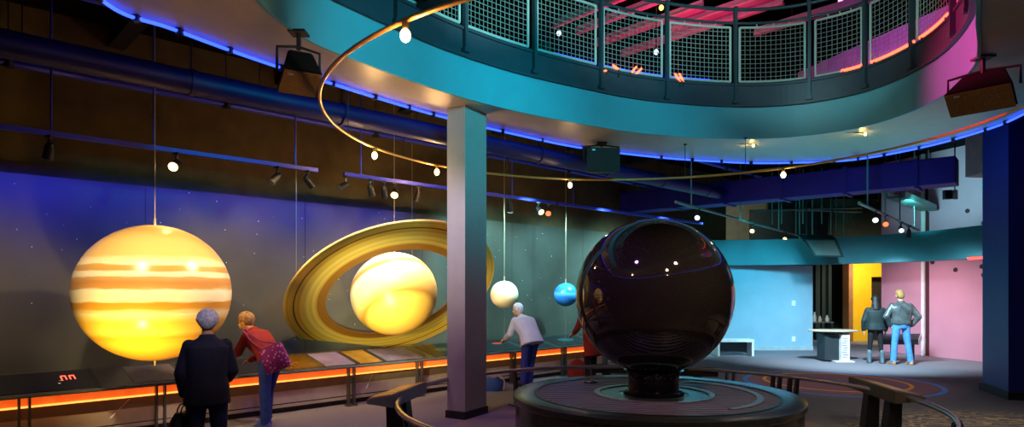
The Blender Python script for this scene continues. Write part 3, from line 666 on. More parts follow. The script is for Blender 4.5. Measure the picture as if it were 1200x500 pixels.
# upper gallery seen through the railing
bm = bmesh.new(); prism(bm, [(6.7, 15.0), (8.5, 9.2), (8.7, 9.25), (6.9, 15.1)], ZCEIL + .2, 6.8)
struct('wall_gallery', bm, mat('gallery_wall', '#b9a7b5', .6, var=.06), 'pale gallery wall above the mezzanine glowing magenta', 'wall')
GBM = mat('beam_red', '#c08a9a', .6)
for k, (px, py) in enumerate(((655, 28), (718, 45), (800, 41), (760, 6), (880, 2), (990, 8))):
    c = at(px, py, 6.2 * F / (HOR - py)); c = at(px, py, (7.75 - CH) * F / (HOR - py))
    lab = ('thin beam nearest the wire mesh bulb', 'broad beam behind the mesh panel of the red stubs', 'beam behind the mesh panel past the stubs', 'thin beam over the top rail', 'broad beam over the middle of the top rail', 'beam over the magenta gallery wall')[k]
    t = thing('gallery_beam', 'magenta lit ceiling beam of the upper gallery, ' + lab, 'beam', c, group='gallery beams')
    nz_ = V((N.x, N.y, 0)); a, b = c - nz_ * 2.0, c + nz_ * 2.4; w_ = (.08, .2, .10, .08, .2, .12)[k]
    bm = bmesh.new(); box(bm, (a + b) / 2 + V((0, 0, .07)), ((b - a).length, w_ * .3, .14), rz=math.atan2(N.y, N.x)); obj('web', bm, mat('beam_grey', '#9a8c96', .6), t)
    bm = bmesh.new(); box(bm, (a + b) / 2 - V((0, 0, .025)), ((b - a).length, w_, .05), rz=math.atan2(N.y, N.x)); obj('flange', bm, GBM, t)
    for f_ in (.2, .8):
        p = a.lerp(b, f_); bm = bmesh.new(); tube(bm, [p, V((p.x, p.y, 8.2))], .012, 6); obj('hanger', bm, CAN, t)
for px, py, lab, lens in ((775, 9, 'amber lamp seen between the top rails', glow('lamp_amber', (1, .6, .1), 4)), (1008, 3, 'amber lamp above the top rail near the magenta wall', glow('lamp_amber', (1, .6, .1), 4)), (655, 39, 'tiny white lamp behind the mesh, beside a red line', LITC), (769, 61, 'tiny white lamp behind the mesh, above the red stubs', LITC), (985, 1, 'small pink lamp high over the top rail', glow('lamp_pink', (1, .2, .4), 4))):
    c = at(px, py, 14); t = thing('gallery_lamp', lab, 'lamp', c, group='lamps in the upper gallery')
    bm = bmesh.new(); ellipsoid(bm, c, (.05, .05, .06)); obj('globe', bm, lens, t, True)
    bm = bmesh.new(); tube(bm, [c + V((0, 0, .05)), V((c.x, c.y, 8.2))], .012, 6); obj('stem', bm, CAN, t)

# ================================================================ THE BALL, ITS PLATFORM AND RAIL
BC = V((1.584, 7.168)); ZP = .55
GRAN = mat('platform_stone', '#2b2e30', .25, var=.25, scale=30, spec=.5)
pf = thing('ball_platform', 'round dark stone platform with slatted grating under the black ball', 'platform', (BC.x, BC.y, 0))
bm = bmesh.new(); lathe(bm, [(0, 0), (1.49, 0), (1.49, .09), (1.545, .11), (1.545, ZP - .09), (1.572, ZP - .06), (1.572, ZP - .008), (1.56, ZP), (1.33, ZP), (1.33, ZP - .05), (0, ZP - .05)], (BC.x, BC.y, 0), 96); obj('drum', bm, GRAN, pf, True, auto=35)
GRT = mat('grate_metal', '#75687a', .45, .4, var=.1)
bm = bmesh.new()
x = -1.31
while x < 1.32:                            # straight slats, clipped to the ring between pool and rim
    h = math.sqrt(max(1.32 ** 2 - x * x, 0)); g = math.sqrt(max(.62 ** 2 - x * x, 0)) if abs(x) < .62 else 0
    ang = math.radians(-4)
    for a, b in (((-h, -g), (g, h)) if g else ((-h, h),)):
        c = M4.Rotation(ang, 3, 'Z') @ V(((a + b) / 2, x, 0)); box(bm, (BC.x + c.x, BC.y + c.y, ZP - .02), (b - a, .062, .035), rz=ang)
    x += .105
obj('grating', bm, GRT, pf)
RIMM = mat('ring_metal', '#8d8a86', .3, .7)
def ringpart(name, r0, r1, z0, z1, m, cx=0, seg=80):
    bm = bmesh.new(); lathe(bm, [(r0, z0), (r0, z1), (r1, z1), (r1, z0)], (BC.x + cx, BC.y, 0), seg, closed=True); return obj(name, bm, m, pf, True, auto=35)
ringpart('grating_rim', 1.30, 1.335, ZP - .05, ZP + .006, mat('rim_dark', '#2c2b2f', .35, .5))
ringpart('pool_rim', .60, .66, ZP - .05, ZP + .008, RIMM)
ringpart('inner_band', .385, .60, ZP - .05, ZP - .004, GRAN)
# one raised arc crossing the grating
bm = bmesh.new(); arc = [V((BC.x + 1.12 * math.cos(math.radians(a)), BC.y + 1.12 * math.sin(math.radians(a)), ZP + .004)) for a in range(-62, 58, 3)]
n_ = len(arc); rr = []
for p in arc:
    u = (V((p.x, p.y)) - BC).normalized(); rr.append([bm.verts.new((p.x + u.x * s, p.y + u.y * s, z)) for s, z in ((-.035, ZP - .03), (-.035, ZP + .008), (.035, ZP + .008), (.035, ZP - .03))])
for a, b in zip(rr, rr[1:]):
    for k in range(4): bm.faces.new((a[k], a[(k + 1) % 4], b[(k + 1) % 4], b[k]))
bm.faces.new(rr[0]); bm.faces.new(rr[-1][::-1]); obj('arc_band', bm, RIMM, pf)
bm = bmesh.new(); lathe(bm, [(0, ZP - .012), (.40, ZP - .012), (.40, ZP - .04), (0, ZP - .04)], (BC.x, BC.y, 0), 64); obj('pool_water', bm, mat('water_teal', '#4f8fa0', .04, var=.1, spec=.8), pf, True, auto=35)
a0 = M4.Rotation(math.radians(125), 2) @ V((1.05, 0)); bm = bmesh.new(); lathe(bm, [(0, ZP + .03), (.05, ZP + .025), (.09, ZP + .01), (.09, ZP - .02), (0, ZP - .02)], (BC.x + a0.x, BC.y + a0.y, 0), 24); obj('floor_fitting', bm, GRAN, pf, True, auto=35)

BLK = mat('pedestal_black', '#0d0d0f', .18, var=.2)
pd = thing('ball_pedestal', 'flared black pedestal standing in the pool under the ball', 'pedestal', (BC.x, BC.y, ZP - .02))
bm = bmesh.new(); lathe(bm, [(0, ZP - .012), (.335, ZP - .012), (.335, ZP + .03), (.30, ZP + .05), (0, ZP + .05)], (BC.x, BC.y, 0), 64); obj('foot_ring', bm, BLK, pd, True, auto=35)
bm = bmesh.new(); lathe(bm, [(0, ZP + .03), (.285, ZP + .03), (.275, ZP + .12), (.28, ZP + .2), (.31, ZP + .25), (.33, ZP + .262), (.30, ZP + .262), (0, ZP + .20)], (BC.x, BC.y, 0), 64); obj('cup', bm, BLK, pd, True, auto=35)
for k in range(5):
    a = math.radians(-120 + k * 14); p = V((BC.x + .29 * math.cos(a), BC.y + .29 * math.sin(a), ZP + .2)); bm = bmesh.new(); ellipsoid(bm, p, (.012,) * 3); obj('jet', bm, RIMM, pd, True)

def granite():
    m = bpy.data.materials.new('black_granite'); m.use_nodes = True; nt = m.node_tree; b = nt.nodes['Principled BSDF']; L = nt.links.new
    tc = nt.nodes.new('ShaderNodeTexCoord'); vo = nt.nodes.new('ShaderNodeTexVoronoi'); vo.inputs['Scale'].default_value = 70; L(tc.outputs['Object'], vo.inputs['Vector'])
    cr = nt.nodes.new('ShaderNodeValToRGB'); cr.color_ramp.elements[0].color = (.05, .042, .038, 1); cr.color_ramp.elements[1].color = (.018, .014, .013, 1); cr.color_ramp.elements[0].position = .05; cr.color_ramp.elements[1].position = .3
    L(vo.outputs['Distance'], cr.inputs['Fac']); L(cr.outputs['Color'], b.inputs['Base Color'])
    b.inputs['Roughness'].default_value = .045; b.inputs['Specular IOR Level'].default_value = .5
    return m
BR = .868; BZ = CH + (HOR - 347) / F * BC.y
bl = thing('granite_ball', 'huge polished black granite ball on a black pedestal', 'ball', (BC.x, BC.y, BZ))
bm = bmesh.new(); ellipsoid(bm, (BC.x, BC.y, BZ), (BR, BR, BR), seg=96, rings=64); obj('polished_surface', bm, granite(), bl, True)

# ring rail
ZRL = .507; RRL = 2.818; RCC = V((1.576, 7.165))
CHROME = mat('rail_steel', '#b0a8ae', .25, .85, var=.05); POSTM = mat('rail_post', '#20242e', .4, .4)
rr_ = thing('ring_rail', 'low round steel rail circling the ball platform on dark posts', 'rail', (RCC.x, RCC.y, 0))
angs = [math.radians(-55 + k * 2) for k in range(146)]
bm = bmesh.new(); tube(bm, [V((RCC.x + RRL * math.cos(a), RCC.y + RRL * math.sin(a), ZRL)) for a in angs], .029, 12); obj('handrail', bm, CHROME, rr_, True)
def rail_at(px):
    r = (px - 600) / F; A = r * r + 1; B = -2 * (r * RCC.x + RCC.y); Cc = RCC.length_squared - RRL ** 2
    d = math.sqrt(max(B * B - 4 * A * Cc, 0)); Y = (-B + d) / (2 * A); return V((r * Y, Y, 0))
def rail_post(p, twin=True, lean=.0):
    u = V((p.x - RCC.x, p.y - RCC.y, 0)).normalized(); t_ = V((-u.y, u.x, 0)); bm = bmesh.new()
    for s in ((-.05, .05) if twin else (0,)):
        q = p + t_ * s; a = math.atan2(t_.y, t_.x)
        hexa(bm, [q + t_ * x + u * y for x, y in ((-.016, -.05 - lean), (.016, -.05 - lean), (.016, .05 - lean), (-.016, .05 - lean))] + [q + t_ * x + u * y + V((0, 0, ZRL - .02)) for x, y in ((-.016, -.035), (.016, -.035), (.016, .035), (-.016, .035))])
    box(bm, p + V((0, 0, .012)) - u * lean, (.2, .16, .016), rz=math.atan2(t_.y, t_.x)); obj('post', bm, POSTM, rr_)
for px in (534, 603, 690, 856, 910, 930): rail_post(rail_at(px), px != 603, .06)
for a in (-50, -28, 188, 212, 234): rail_post(V((RCC.x + RRL * math.cos(math.radians(a)), RCC.y + RRL * math.sin(math.radians(a)), 0)), True, .06)

def reading_panel(label, A, B, depth, legs, facecol, boxcol, th=.15, inward=0.0):
    """A sloped reading desk from A to B (its inner upper edge), leaning outwards from the ball."""
    A, B = A.copy(), B.copy(); sh_ = V((BC.x - (A.x + B.x) / 2, BC.y - (A.y + B.y) / 2, 0)).normalized() * inward; A += sh_; B += sh_
    mid = (A + B) / 2; t = thing('reading_panel', label, 'reading panel', (mid.x, mid.y, 0))
    e = (B - A).normalized(); o = V((e.y, -e.x, 0)); 
    if o.dot(V((mid.x - BC.x, mid.y - BC.y, 0))) < 0: o = -o
    dz = -.055
    lo = [A + V((0, 0, -th)), B + V((0, 0, -th)), B + o * depth + V((0, 0, dz - .05)), A + o * depth + V((0, 0, dz - .05))]
    hi = [A, B, B + o * depth + V((0, 0, dz)), A + o * depth + V((0, 0, dz))]
    bm = bmesh.new(); hexa(bm, lo + hi); obj('box', bm, boxcol, t)
    up = V((0, 0, .012)); ins = lambda P, k: [sum(P, V()) / 4 + (p - sum(P, V()) / 4) * k for p in P]
    bm = bmesh.new(); f = ins(hi, .94); hexa(bm, f + [p + up for p in f]); fp = obj('face_plate', bm, facecol, t)
    bm = bmesh.new(); g = [p + up for p in ins(hi, .6)]; hexa(bm, g + [p + V((0, 0, .004)) for p in g]); obj('print', bm, mat('panel_print', '#d6b45a', .4, var=.4, scale=9), fp)
    for f in legs:
        p = A.lerp(B, f) + o * depth * .35; bm = bmesh.new(); w_ = .085
        hexa(bm, [V((p.x, p.y, 0)) + e * x + o * y for x, y in ((-w_, -.10), (w_, -.10), (w_, .06), (-w_, .06))] + [V((p.x, p.y, A.z - th + .03)) + e * x + o * y for x, y in ((-w_ * .8, -.05), (w_ * .8, -.05), (w_ * .8, .08), (-w_ * .8, .08))]); obj('leg', bm, POSTM, t)
    return t
zA = .575
reading_panel('sloped reading panel with blue grey back and yellow face, before the grey column', atz(460, 463, zA), atz(500, 447.5, zA), .30, (.3, .55), mat('panel_face_gold', '#c89a3c', .35), mat('panel_back_blue', '#7d8ca6', .45), .135)
reading_panel('sloped reading panel with dark brown back on two dark legs, below the far couple', atz(1068, 458, zA), atz(1011, 441, zA), .32, (.25, .7), mat('panel_face_brown', '#6b5a48', .4), mat('panel_back_dark', '#4a4340', .5), .135, .21)
reading_panel('long low dark reading panel at the back of the rail behind the ball pedestal', V((1.19, 10.12, .53)), V((3.1, 9.62, .53)), .36, (.15, .85), mat('panel_face_dark', '#1d1d22', .35), mat('panel_back_black', '#121216', .5), .13)

# ================================================================ EXHIBIT COUNTER UNDER THE PLANETS
T0, T1 = -5.3, 9.4
CT = mat('counter_top_gloss', '#3a3638', .16, var=.1, coat=.3); EDGE = mat('counter_edge', '#6c7f88', .35, .3)
ct = thing('exhibit_counter', 'long low exhibit counter with orange glowing front under the hanging planets', 'counter', WL(0, .3, 0))
def top_z(off): return .585 + .165 * off / .75
bm = bmesh.new(); hexa(bm, [WL(T0, 0, .555), WL(T1, 0, .555), WL(T1, .75, .71), WL(T0, .75, .71), WL(T0, 0, top_z(0)), WL(T1, 0, top_z(0)), WL(T1, .75, top_z(.75)), WL(T0, .75, top_z(.75))]); obj('counter_top', bm, CT, ct)
bm = bmesh.new(); prism(bm, [WL(T0, -.02), WL(T1, -.02), WL(T1, 0.0), WL(T0, 0.0)], .565, .592); obj('front_edge', bm, EDGE, ct)
def orange_front():
    m = bpy.data.materials.new('orange_light_panel'); m.use_nodes = True; nt = m.node_tree; b = nt.nodes['Principled BSDF']; L = nt.links.new
    tc = nt.nodes.new('ShaderNodeTexCoord'); nz = nt.nodes.new('ShaderNodeTexNoise'); nz.inputs['Scale'].default_value = 9; nz.inputs['Detail'].default_value = 4; L(tc.outputs['Object'], nz.inputs['Vector'])
    cr = nt.nodes.new('ShaderNodeValToRGB'); cr.color_ramp.elements[0].position = .3; cr.color_ramp.elements[0].color = (1.0, .075, .006, 1); cr.color_ramp.elements[1].position = .75; cr.color_ramp.elements[1].color = (1.0, .15, .012, 1); L(nz.outputs['Fac'], cr.inputs['Fac'])
    L(cr.outputs['Color'], b.inputs['Emission Color']); b.inputs['Emission Strength'].default_value = .8; b.inputs['Base Color'].default_value = (.8, .3, .08, 1); b.inputs['Roughness'].default_value = .6
    return m
bm = bmesh.new(); prism(bm, [WL(T0, .05), WL(T1, .05), WL(T1, .09), WL(T0, .09)], .452, .556); fl = obj('light_panel', bm, orange_front(), ct)
bm = bmesh.new(); a, b = WL(T0, .04, .455), WL(T1, .04, .455); tube(bm, [a, b], .011, 8); obj('light_tube', bm, glow('tube_amber', (1.0, .36, .06), 2.2), fl, True, auto=50)
BASEM = mat('plinth_grey', '#b8ab98', .6, var=.08); 
bm = bmesh.new(); prism(bm, [WL(T0, .16), WL(T1, .16), WL(T1, .7), WL(T0, .7)], .3, .56); obj('plinth_upper', bm, mat('plinth_recess_shade', '#6b6655', .6), ct)  # olive tone carries the recess shade and the yellowish light under the orange panel
bm = bmesh.new(); prism(bm, [WL(T0, .15), WL(T1, .15), WL(T1, .69), WL(T0, .69)], .075, .3); obj('plinth_lower', bm, BASEM, ct)
bm = bmesh.new(); prism(bm, [WL(T0, .2), WL(T1, .2), WL(T1, .69), WL(T0, .69)], 0, .08); obj('toe_kick', bm, mat('toe_brown', '#3a3230', .7), ct)
bm = bmesh.new(); tube(bm, [WL(T0, .02, .15), WL(T1, .02, .15)], .008, 6); obj('foot_wire', bm, POSTM, ct)
PST = mat('counter_post', '#5b5a58', .35, .5)
for tt in (-5.1, -3.86, -2.55, -1.28, 0, 1.22, 2.3, 3.3, 4.69, 6.0, 7.3, 8.6):
    bm = bmesh.new()
    for s in (-.045, .045): box(bm, WL(tt + s, .005, .29), (.022, .07, .57), rz=math.atan2(D.y, D.x))
    box(bm, WL(tt, .005, .008), (.16, .11, .016), rz=math.atan2(D.y, D.x)); obj('post', bm, PST, ct)
# inclined graphics set in the top
def top_panel(name, pa, pb, o0, o1, m, lift=.004, parent=None, skew=0):
    om = (o0 + o1) / 2; ta, tb = t_at(pa, om), t_at(pb, om)
    q = [WL(ta + skew, o0, top_z(o0) - .002), WL(tb + skew, o0, top_z(o0) - .002), WL(tb - skew, o1, top_z(o1) - .002), WL(ta - skew, o1, top_z(o1) - .002)]
    bm = bmesh.new(); hexa(bm, q + [p + V((0, 0, lift + .002)) for p in q]); return obj(name, bm, m, parent or ct)
scr = top_panel('screen', -55, 112, .06, .70, mat('screen_black', '#07080f', .12), .006)
gcols = [(150, 206, '#7a6f8c'), (212, 262, '#22222e'), (268, 322, '#171622'), (326, 366, '#6b4a16'), (371, 405, '#8d7fa8'), (411, 436, '#b38a2c'), (442, 484, '#7d6f86'), (497, 548, '#14161c'), (553, 600, '#101a22'), (606, 636, '#1a2530'), (642, 684, '#0e1720'), (690, 740, '#14202a')]
for i, (a, b, c) in enumerate(gcols):
    g = top_panel('graphic_panel', a, b, .08, .68, mat('graphic_%d' % i, c, .2, var=.25, scale=5))
    if a in (497, 642):                                  # little galaxy pictures
        tm = t_at((a + b) / 2, .4); bm = bmesh.new(); R = M4.Rotation(math.atan2(D.y, D.x), 3, 'Z') @ M4.Rotation(math.atan(.22), 3, 'X'); ellipsoid(bm, WL(tm, .4, top_z(.4) + .004), (.24, .1, .004), R=R); obj('galaxy_print', bm, mat('galaxy_green' if a == 497 else 'galaxy_blue', '#3f5a34' if a == 497 else '#274f5c', .3, var=.5, scale=10), g)
    if a == 553:
        tm = t_at(583, .5); bm = bmesh.new(); ellipsoid(bm, WL(tm, .5, top_z(.5) + .004), (.14, .05, .004), R=M4.Rotation(math.atan2(D.y, D.x), 3, 'Z') @ M4.Rotation(math.atan(.22), 3, 'X')); obj('red_print', bm, glow('print_red', (1, .08, .03), .5), g)
# red digits on the dark screen
tm = t_at(79, .5); dm = glow('digit_red', (1.0, .05, .03), 7)
for k in range(2):
    bm = bmesh.new(); o_ = .38; s = .105 * 1.0
    b0 = tm - .066 + k * .082
    def P_(u, v): return WL(b0 + u * .044, o_ + v * .13, top_z(o_ + v * .13) + .006)
    for (a, b) in (((0, .05), (0, 1)), ((1, .05), (1, 1)), ((0, 1), (1, 1))): tube(bm, [P_(*a), P_(*b)], .006, 6)
    obj('digit', bm, dm, scr)
bm = bmesh.new(); ellipsoid(bm, WL(t_at(69, .3), .28, top_z(.28) + .006), (.014, .05, .004), R=M4.Rotation(math.atan2(D.y, D.x), 3, 'Z')); ellipsoid(bm, WL(t_at(73, .3), .36, top_z(.36) + .006), (.03, .02, .004)); obj('comet_mark', bm, mat('print_white', '#d8dcf0', .4), scr)
# thin slanting streaks with bright tips, built as tubes on the plinth front
for (a, b) in (((152, 467), (128, 491)), ((437, 438), (429, 455))):
    Ya = WL(t_at(a[0], .1), .1).y; Yb = WL(t_at(b[0], .06), .06).y
    bm = bmesh.new(); pa, pb = at(*a, Ya), at(*b, Yb); tube(bm, [pa, pb], .004, 6); br_ = obj('pale_streak', bm, mat('streak_pale', '#b8b0a0', .4, .5), ct)
    bm = bmesh.new(); u = (pb - pa).normalized(); tube(bm, [pb - u * .09, pb - u * .02, pb], [.004, .012, .003], 8); obj('streak_tip', bm, mat('print_white', '#d8dcf0', .4), br_)

# ================================================================ PLANETS
WIRE = mat('hang_wire', '#c9b99a', .35, .6)
def wire(parent, p, z1=ZCEIL, r=.006, fit=True):
    bm = bmesh.new(); tube(bm, [V(p), V((p[0], p[1], z1))], r, 6)
    o = obj('hanging_wire', bm, WIRE, parent)
    if fit:
        bm = bmesh.new(); tube(bm, [V(p) - V((0, 0, .02)), V(p) + V((0, 0, .08))], .014, 8); obj('ferrule', bm, WIRE, o)
JA, JCZ = .81, .775
jp = thing('jupiter_globe', 'huge striped yellow and orange globe hanging before the mural', 'planet model', JC)
jst = [(0, '#b8862e'), (.08, '#d8a53c'), (.14, '#e3b84e'), (.19, '#d2a03a'), (.23, '#efce78'), (.30, '#e6bd58'), (.36, '#f6ead0'), (.395, '#d49c40'), (.43, '#cf923c'), (.445, '#f4ead2'), (.52, '#f6efdd'), (.535, '#cf9c5c'), (.57, '#c48a50'), (.605, '#d0a268'), (.615, '#f3e6cc'), (.645, '#f3e6cc'), (.655, '#cf9c54'), (.69, '#d2a45c'), (.70, '#f2e6c8'), (.73, '#efdcae'), (.76, '#dcb875'), (.86, '#d8b272'), (.93, '#cfa565'), (1, '#b58a50')]
jst = jst[:24]
bm = bmesh.new(); ellipsoid(bm, JC, (JA, JA, JCZ), seg=80, rings=48); obj('globe', bm, ramp_mat('jupiter_bands', jst, lo=-JCZ, hi=JCZ, rough=.28, distort=.045, nscale=(1.6, 1.6, 14), spec=.5), jp, True)
wire(jp, JC + V((0, 0, JCZ)), r=.0055)
bm = bmesh.new(); tube(bm, [JC - V((0, 0, JCZ - .01)), JC - V((0, 0, JCZ + .06))], .01, 6); obj('drop_pin', bm, WIRE, jp)

u = V((.916, 0, .4)).normalized(); v = V((-.209, -.853, .479)); v = (v - u * v.dot(u)).normalized(); nn = u.cross(v).normalized()
if nn.z < 0: nn = -nn
RS = M4((u, nn.cross(u), nn)).transposed()               # local x = long axis of the ring, local z = its pole
sp_ = thing('saturn_globe', 'cream and gold banded globe with a wide tilted ring hanging beside the grey column', 'planet model', SC)
sp_.rotation_euler = RS.to_euler()
bm = bmesh.new(); ellipsoid(bm, (0, 0, 0), (.685, .685, .64), seg=72, rings=48)
sst = [(0, '#c9a24a'), (.16, '#d2ac50'), (.22, '#a07a34'), (.3, '#d8bc78'), (.42, '#f0e2bc'), (.52, '#f4ead2'), (.585, '#f2e4c4'), (.60, '#c8a04c'), (.66, '#d4b264'), (.70, '#f6eedb'), (.86, '#f3e4c0'), (1, '#e8cf9a')]
obj('globe', bm, ramp_mat('saturn_bands', sst, lo=-.64, hi=.64, rough=.35, distort=.03, nscale=(1, 1, 6)), sp_, True, world=False)
def ring_mat():
    m = bpy.data.materials.new('saturn_ring'); m.use_nodes = True; nt = m.node_tree; b = nt.nodes['Principled BSDF']; L = nt.links.new
    tc = nt.nodes.new('ShaderNodeTexCoord'); vm = nt.nodes.new('ShaderNodeVectorMath'); vm.operation = 'LENGTH'; 
    sx = nt.nodes.new('ShaderNodeVectorMath'); sx.operation = 'MULTIPLY'; sx.inputs[1].default_value = (1, 1, 0); L(tc.outputs['Object'], sx.inputs[0]); L(sx.outputs[0], vm.inputs[0])
    mr = nt.nodes.new('ShaderNodeMapRange'); mr.inputs['From Min'].default_value = 1.07; mr.inputs['From Max'].default_value = 1.69; L(vm.outputs['Value'], mr.inputs['Value'])
    cr = nt.nodes.new('ShaderNodeValToRGB'); st = [(0, '#6d4a16'), (.2, '#7d5a20'), (.22, '#a5853c'), (.3, '#c8b050'), (.36, '#aa9a4c'), (.44, '#d6bc5c'), (.52, '#b8a650'), (.60, '#e0be48'), (.66, '#bfa03c'), (.70, '#e2bc44'), (.745, '#d0a638'), (.75, '#4a3510'), (.775, '#4a3510'), (.78, '#dcb440'), (.9, '#e6c04a'), (.91, '#bc9834'), (.95, '#ecc850'), (1, '#f0d68c')]
    while len(cr.color_ramp.elements) > 1: cr.color_ramp.elements.remove(cr.color_ramp.elements[-1])
    cr.color_ramp.elements[0].position = 0; cr.color_ramp.elements[0].color = hexc(st[0][1]) + (1,)
    for p, c in st[1:]: e = cr.color_ramp.elements.new(p); e.color = hexc(c) + (1,)
    L(mr.outputs['Result'], cr.inputs['Fac']); L(cr.outputs['Color'], b.inputs['Base Color']); b.inputs['Roughness'].default_value = .4
    return m
bm = bmesh.new(); lathe(bm, [(1.07, -.012), (1.07, .012), (1.68, .016), (1.69, 0), (1.68, -.016)], (0, 0, 0), 128, closed=True); obj('ring', bm, ring_mat(), sp_, True, world=False, auto=35)
wire(sp_, SC + V((0, 0, .655)), r=.006)
for ang in (100, 188, 350):
    p = RS @ V((1.6 * math.cos(math.radians(ang)), 1.6 * math.sin(math.radians(ang)), 0)) + SC; wire(sp_, p, r=.003, fit=False)
def small_planet(name, label, px, py, Y, rpx, stops):
    c = at(px, py, Y); r = rpx / F * Y; t = thing(name, label, 'planet model', c)
    bm = bmesh.new(); ellipsoid(bm, c, (r, r, r * .98), seg=48, rings=32); obj('globe', bm, ramp_mat(name + '_surface', stops, lo=-r, hi=r, rough=.3, distort=.15, nscale=(2, 2, 6)), t, True)
    wire(t, c + V((0, 0, r)), r=.005); bm = bmesh.new(); tube(bm, [c - V((0, 0, r)), V((c.x, c.y, top_z(.5)))], .003, 6); obj('tie_wire', bm, WIRE, t)
    return c
UC = small_planet('uranus_globe', 'small cream white globe hanging just past the grey column', 591, 345, 12.1, 16.5, [(0, '#d8c09c'), (.5, '#f0dcb8'), (1, '#f4e6cc')])
NC2 = small_planet('neptune_globe', 'small bright blue globe hanging beside the black ball', 663, 345, 13.5, 14, [(0, '#2a6fc0'), (.4, '#2f86d8'), (.55, '#5fb0e8'), (.62, '#2f80d0'), (1, '#3a90dc')])

# ================================================================ FURNITURE AT THE FAR END
t = thing('pedestal_table', 'oval pedestal table with dark and white base in front of the dark recess', 'table', at(976, 422, 15.5))
c = at(976, 387, 15.45); 
bm = bmesh.new(); lathe(bm, [(0, .0), (.56, .0), (.60, .012), (.60, .03), (.58, .04), (0, .04)], (0, 0, 0), 48)
for v_ in bm.verts: v_.co = V((v_.co.x * 1.0 + c.x, v_.co.y * .6 + c.y, v_.co.z + c.z - .02))
obj('table_top', bm, mat('table_top_tan', '#c0b29c', .4), t)
bm = bmesh.new(); box(bm, (c.x - .12, c.y, .34), (.34, .4, .62), bev=.01); obj('base', bm, mat('base_dark', '#2a3438', .5), t)
bm = bmesh.new(); box(bm, (c.x + .16, c.y - .12, .34), (.2, .3, .62), rz=.1, bev=.008); wp_ = obj('base_panel', bm, mat('panel_white', '#f4f4f4', .4), t)
bm = bmesh.new()
for k in range(9): box(bm, (c.x + .15 + .018 * math.sin(k * 2), c.y - .275, .12 + k * .055), (.12, .006, .018), rz=.1)
obj('print', bm, mat('print_grey', '#9a9aa0', .5), wp_)
bm = bmesh.new(); box(bm, (c.x + .12, c.y - .1, .015), (.46, .5, .03), bev=.006); obj('foot_plate', bm, mat('panel_white', '#f4f4f4', .4), t)
t = thing('white_bench', 'low white bench with open ends beside the black ball, against the pale wall', 'bench', at(860, 416, 16.6))
c = at(860, 400, 16.7); bm = bmesh.new(); box(bm, (c.x - .02, c.y, .40), (.95, .42, .07), bev=.008); obj('seat', bm, mat('bench_white', '#eef4f6', .4), t)
for x_ in (-.46, .42): bm = bmesh.new(); box(bm, (c.x + x_, c.y, .185), (.055, .42, .37), bev=.006); obj('leg', bm, mat('bench_white', '#eef4f6', .4), t)
bm = bmesh.new(); box(bm, (c.x - .02, c.y + .15, .2), (.84, .03, .3)); obj('shade_panel', bm, mat('bench_shadow', '#405058', .6), t)  # dark sheet standing in for the shade under the seat
t = thing('recess_desk', 'small dark desk with bottles inside the dark recess', 'desk', at(958, 400, 20.4))
c = at(958, 378, 20.4); bm = bmesh.new(); box(bm, (c.x, c.y, .69), (.8, .5, .04), bev=.008); obj('desk_top', bm, mat('desk_grey', '#7d7468', .5), t)
for x_ in (-.36, .36): bm = bmesh.new(); box(bm, (c.x + x_, c.y, .335), (.05, .45, .67)); obj('leg', bm, mat('base_dark', '#2a3438', .5), t)
for i, (dx, h_, cl, lb) in enumerate(((-.12, .3, '#e8e4dc', 'small pale bottle, taller of three items on the recess desk'), (.05, .18, '#d8c8a8', 'small cream jar between two items on the recess desk'), (.28, .2, '#e8e0d0', 'small pale figure nearest the yellow wall on the recess desk'))):
    p = V((c.x + dx, c.y - .05, .71)); o = thing('desk_bottle', lb, 'bottle', p, group='items on the recess desk'); bm = bmesh.new(); lathe(bm, [(0, 0), (.055, 0), (.06, h_ * .5), (.03, h_ * .75), (.03, h_), (0, h_)], p, 16); obj('bottle_body', bm, mat('bottle_%d' % i, cl, .3), o, True, auto=40)
    bm = bmesh.new(); lathe(bm, [(0, h_), (.034, h_), (.034, h_ + .03), (0, h_ + .03)], p, 12); obj('cap', bm, CAN, o)
t = thing('wall_reader', 'angled pale reading ledge on the pink wall behind the far couple', 'reading panel', at(1060, 410, 15.9))
bm = bmesh.new(); a, b = at(1036, 394, 15.9), at(1079, 388, 15.4); a.z, b.z = .62, .66; o_ = V((-.25, -.3, -.12))
hexa(bm, [p + V((0, 0, -.12)) for p in (a, b, b + o_, a + o_)] + [a, b, b + o_, a + o_]); obj('ledge', bm, mat('ledge_dark', '#39424e', .5), t)
bm = bmesh.new(); hexa(bm, [b + V((.0, 0, -.13)), b + V((.03, 0, -.13)), b + o_ + V((.03, 0, -.13)), b + o_ + V((0, 0, -.13)), b + V((0, 0, .01)), b + V((.03, 0, .01)), b + o_ + V((.03, 0, .01)), b + o_ + V((0, 0, .01))]); obj('end_plate', bm, mat('ledge_pale', '#c8ccd4', .4), t)
for f in (.25, .8): p = a.lerp(b, f) + o_ * .3; bm = bmesh.new(); box(bm, (p.x, p.y, .27), (.06, .06, .54)); obj('leg', bm, mat('ledge_dark', '#39424e', .5), t)
t = thing('lit_sign', 'small red lit sign on the dark door in the yellow doorway', 'sign', at(1017, 355, 21.7))
c = at(1019, 354, 21.72); bm = bmesh.new(); box(bm, c, (.5, .06, .2), bev=.01); obj('sign_box', bm, CAN, t)
bm = bmesh.new(); box(bm, c - V((0, .035, 0)), (.46, .012, .15)); obj('sign_face', bm, glow('sign_red', (1, .05, .02), 1.1), t)
bm = bmesh.new(); tube(bm, [c, V((c.x, 21.86, c.z))], .02, 6); obj('bracket', bm, CAN, t)
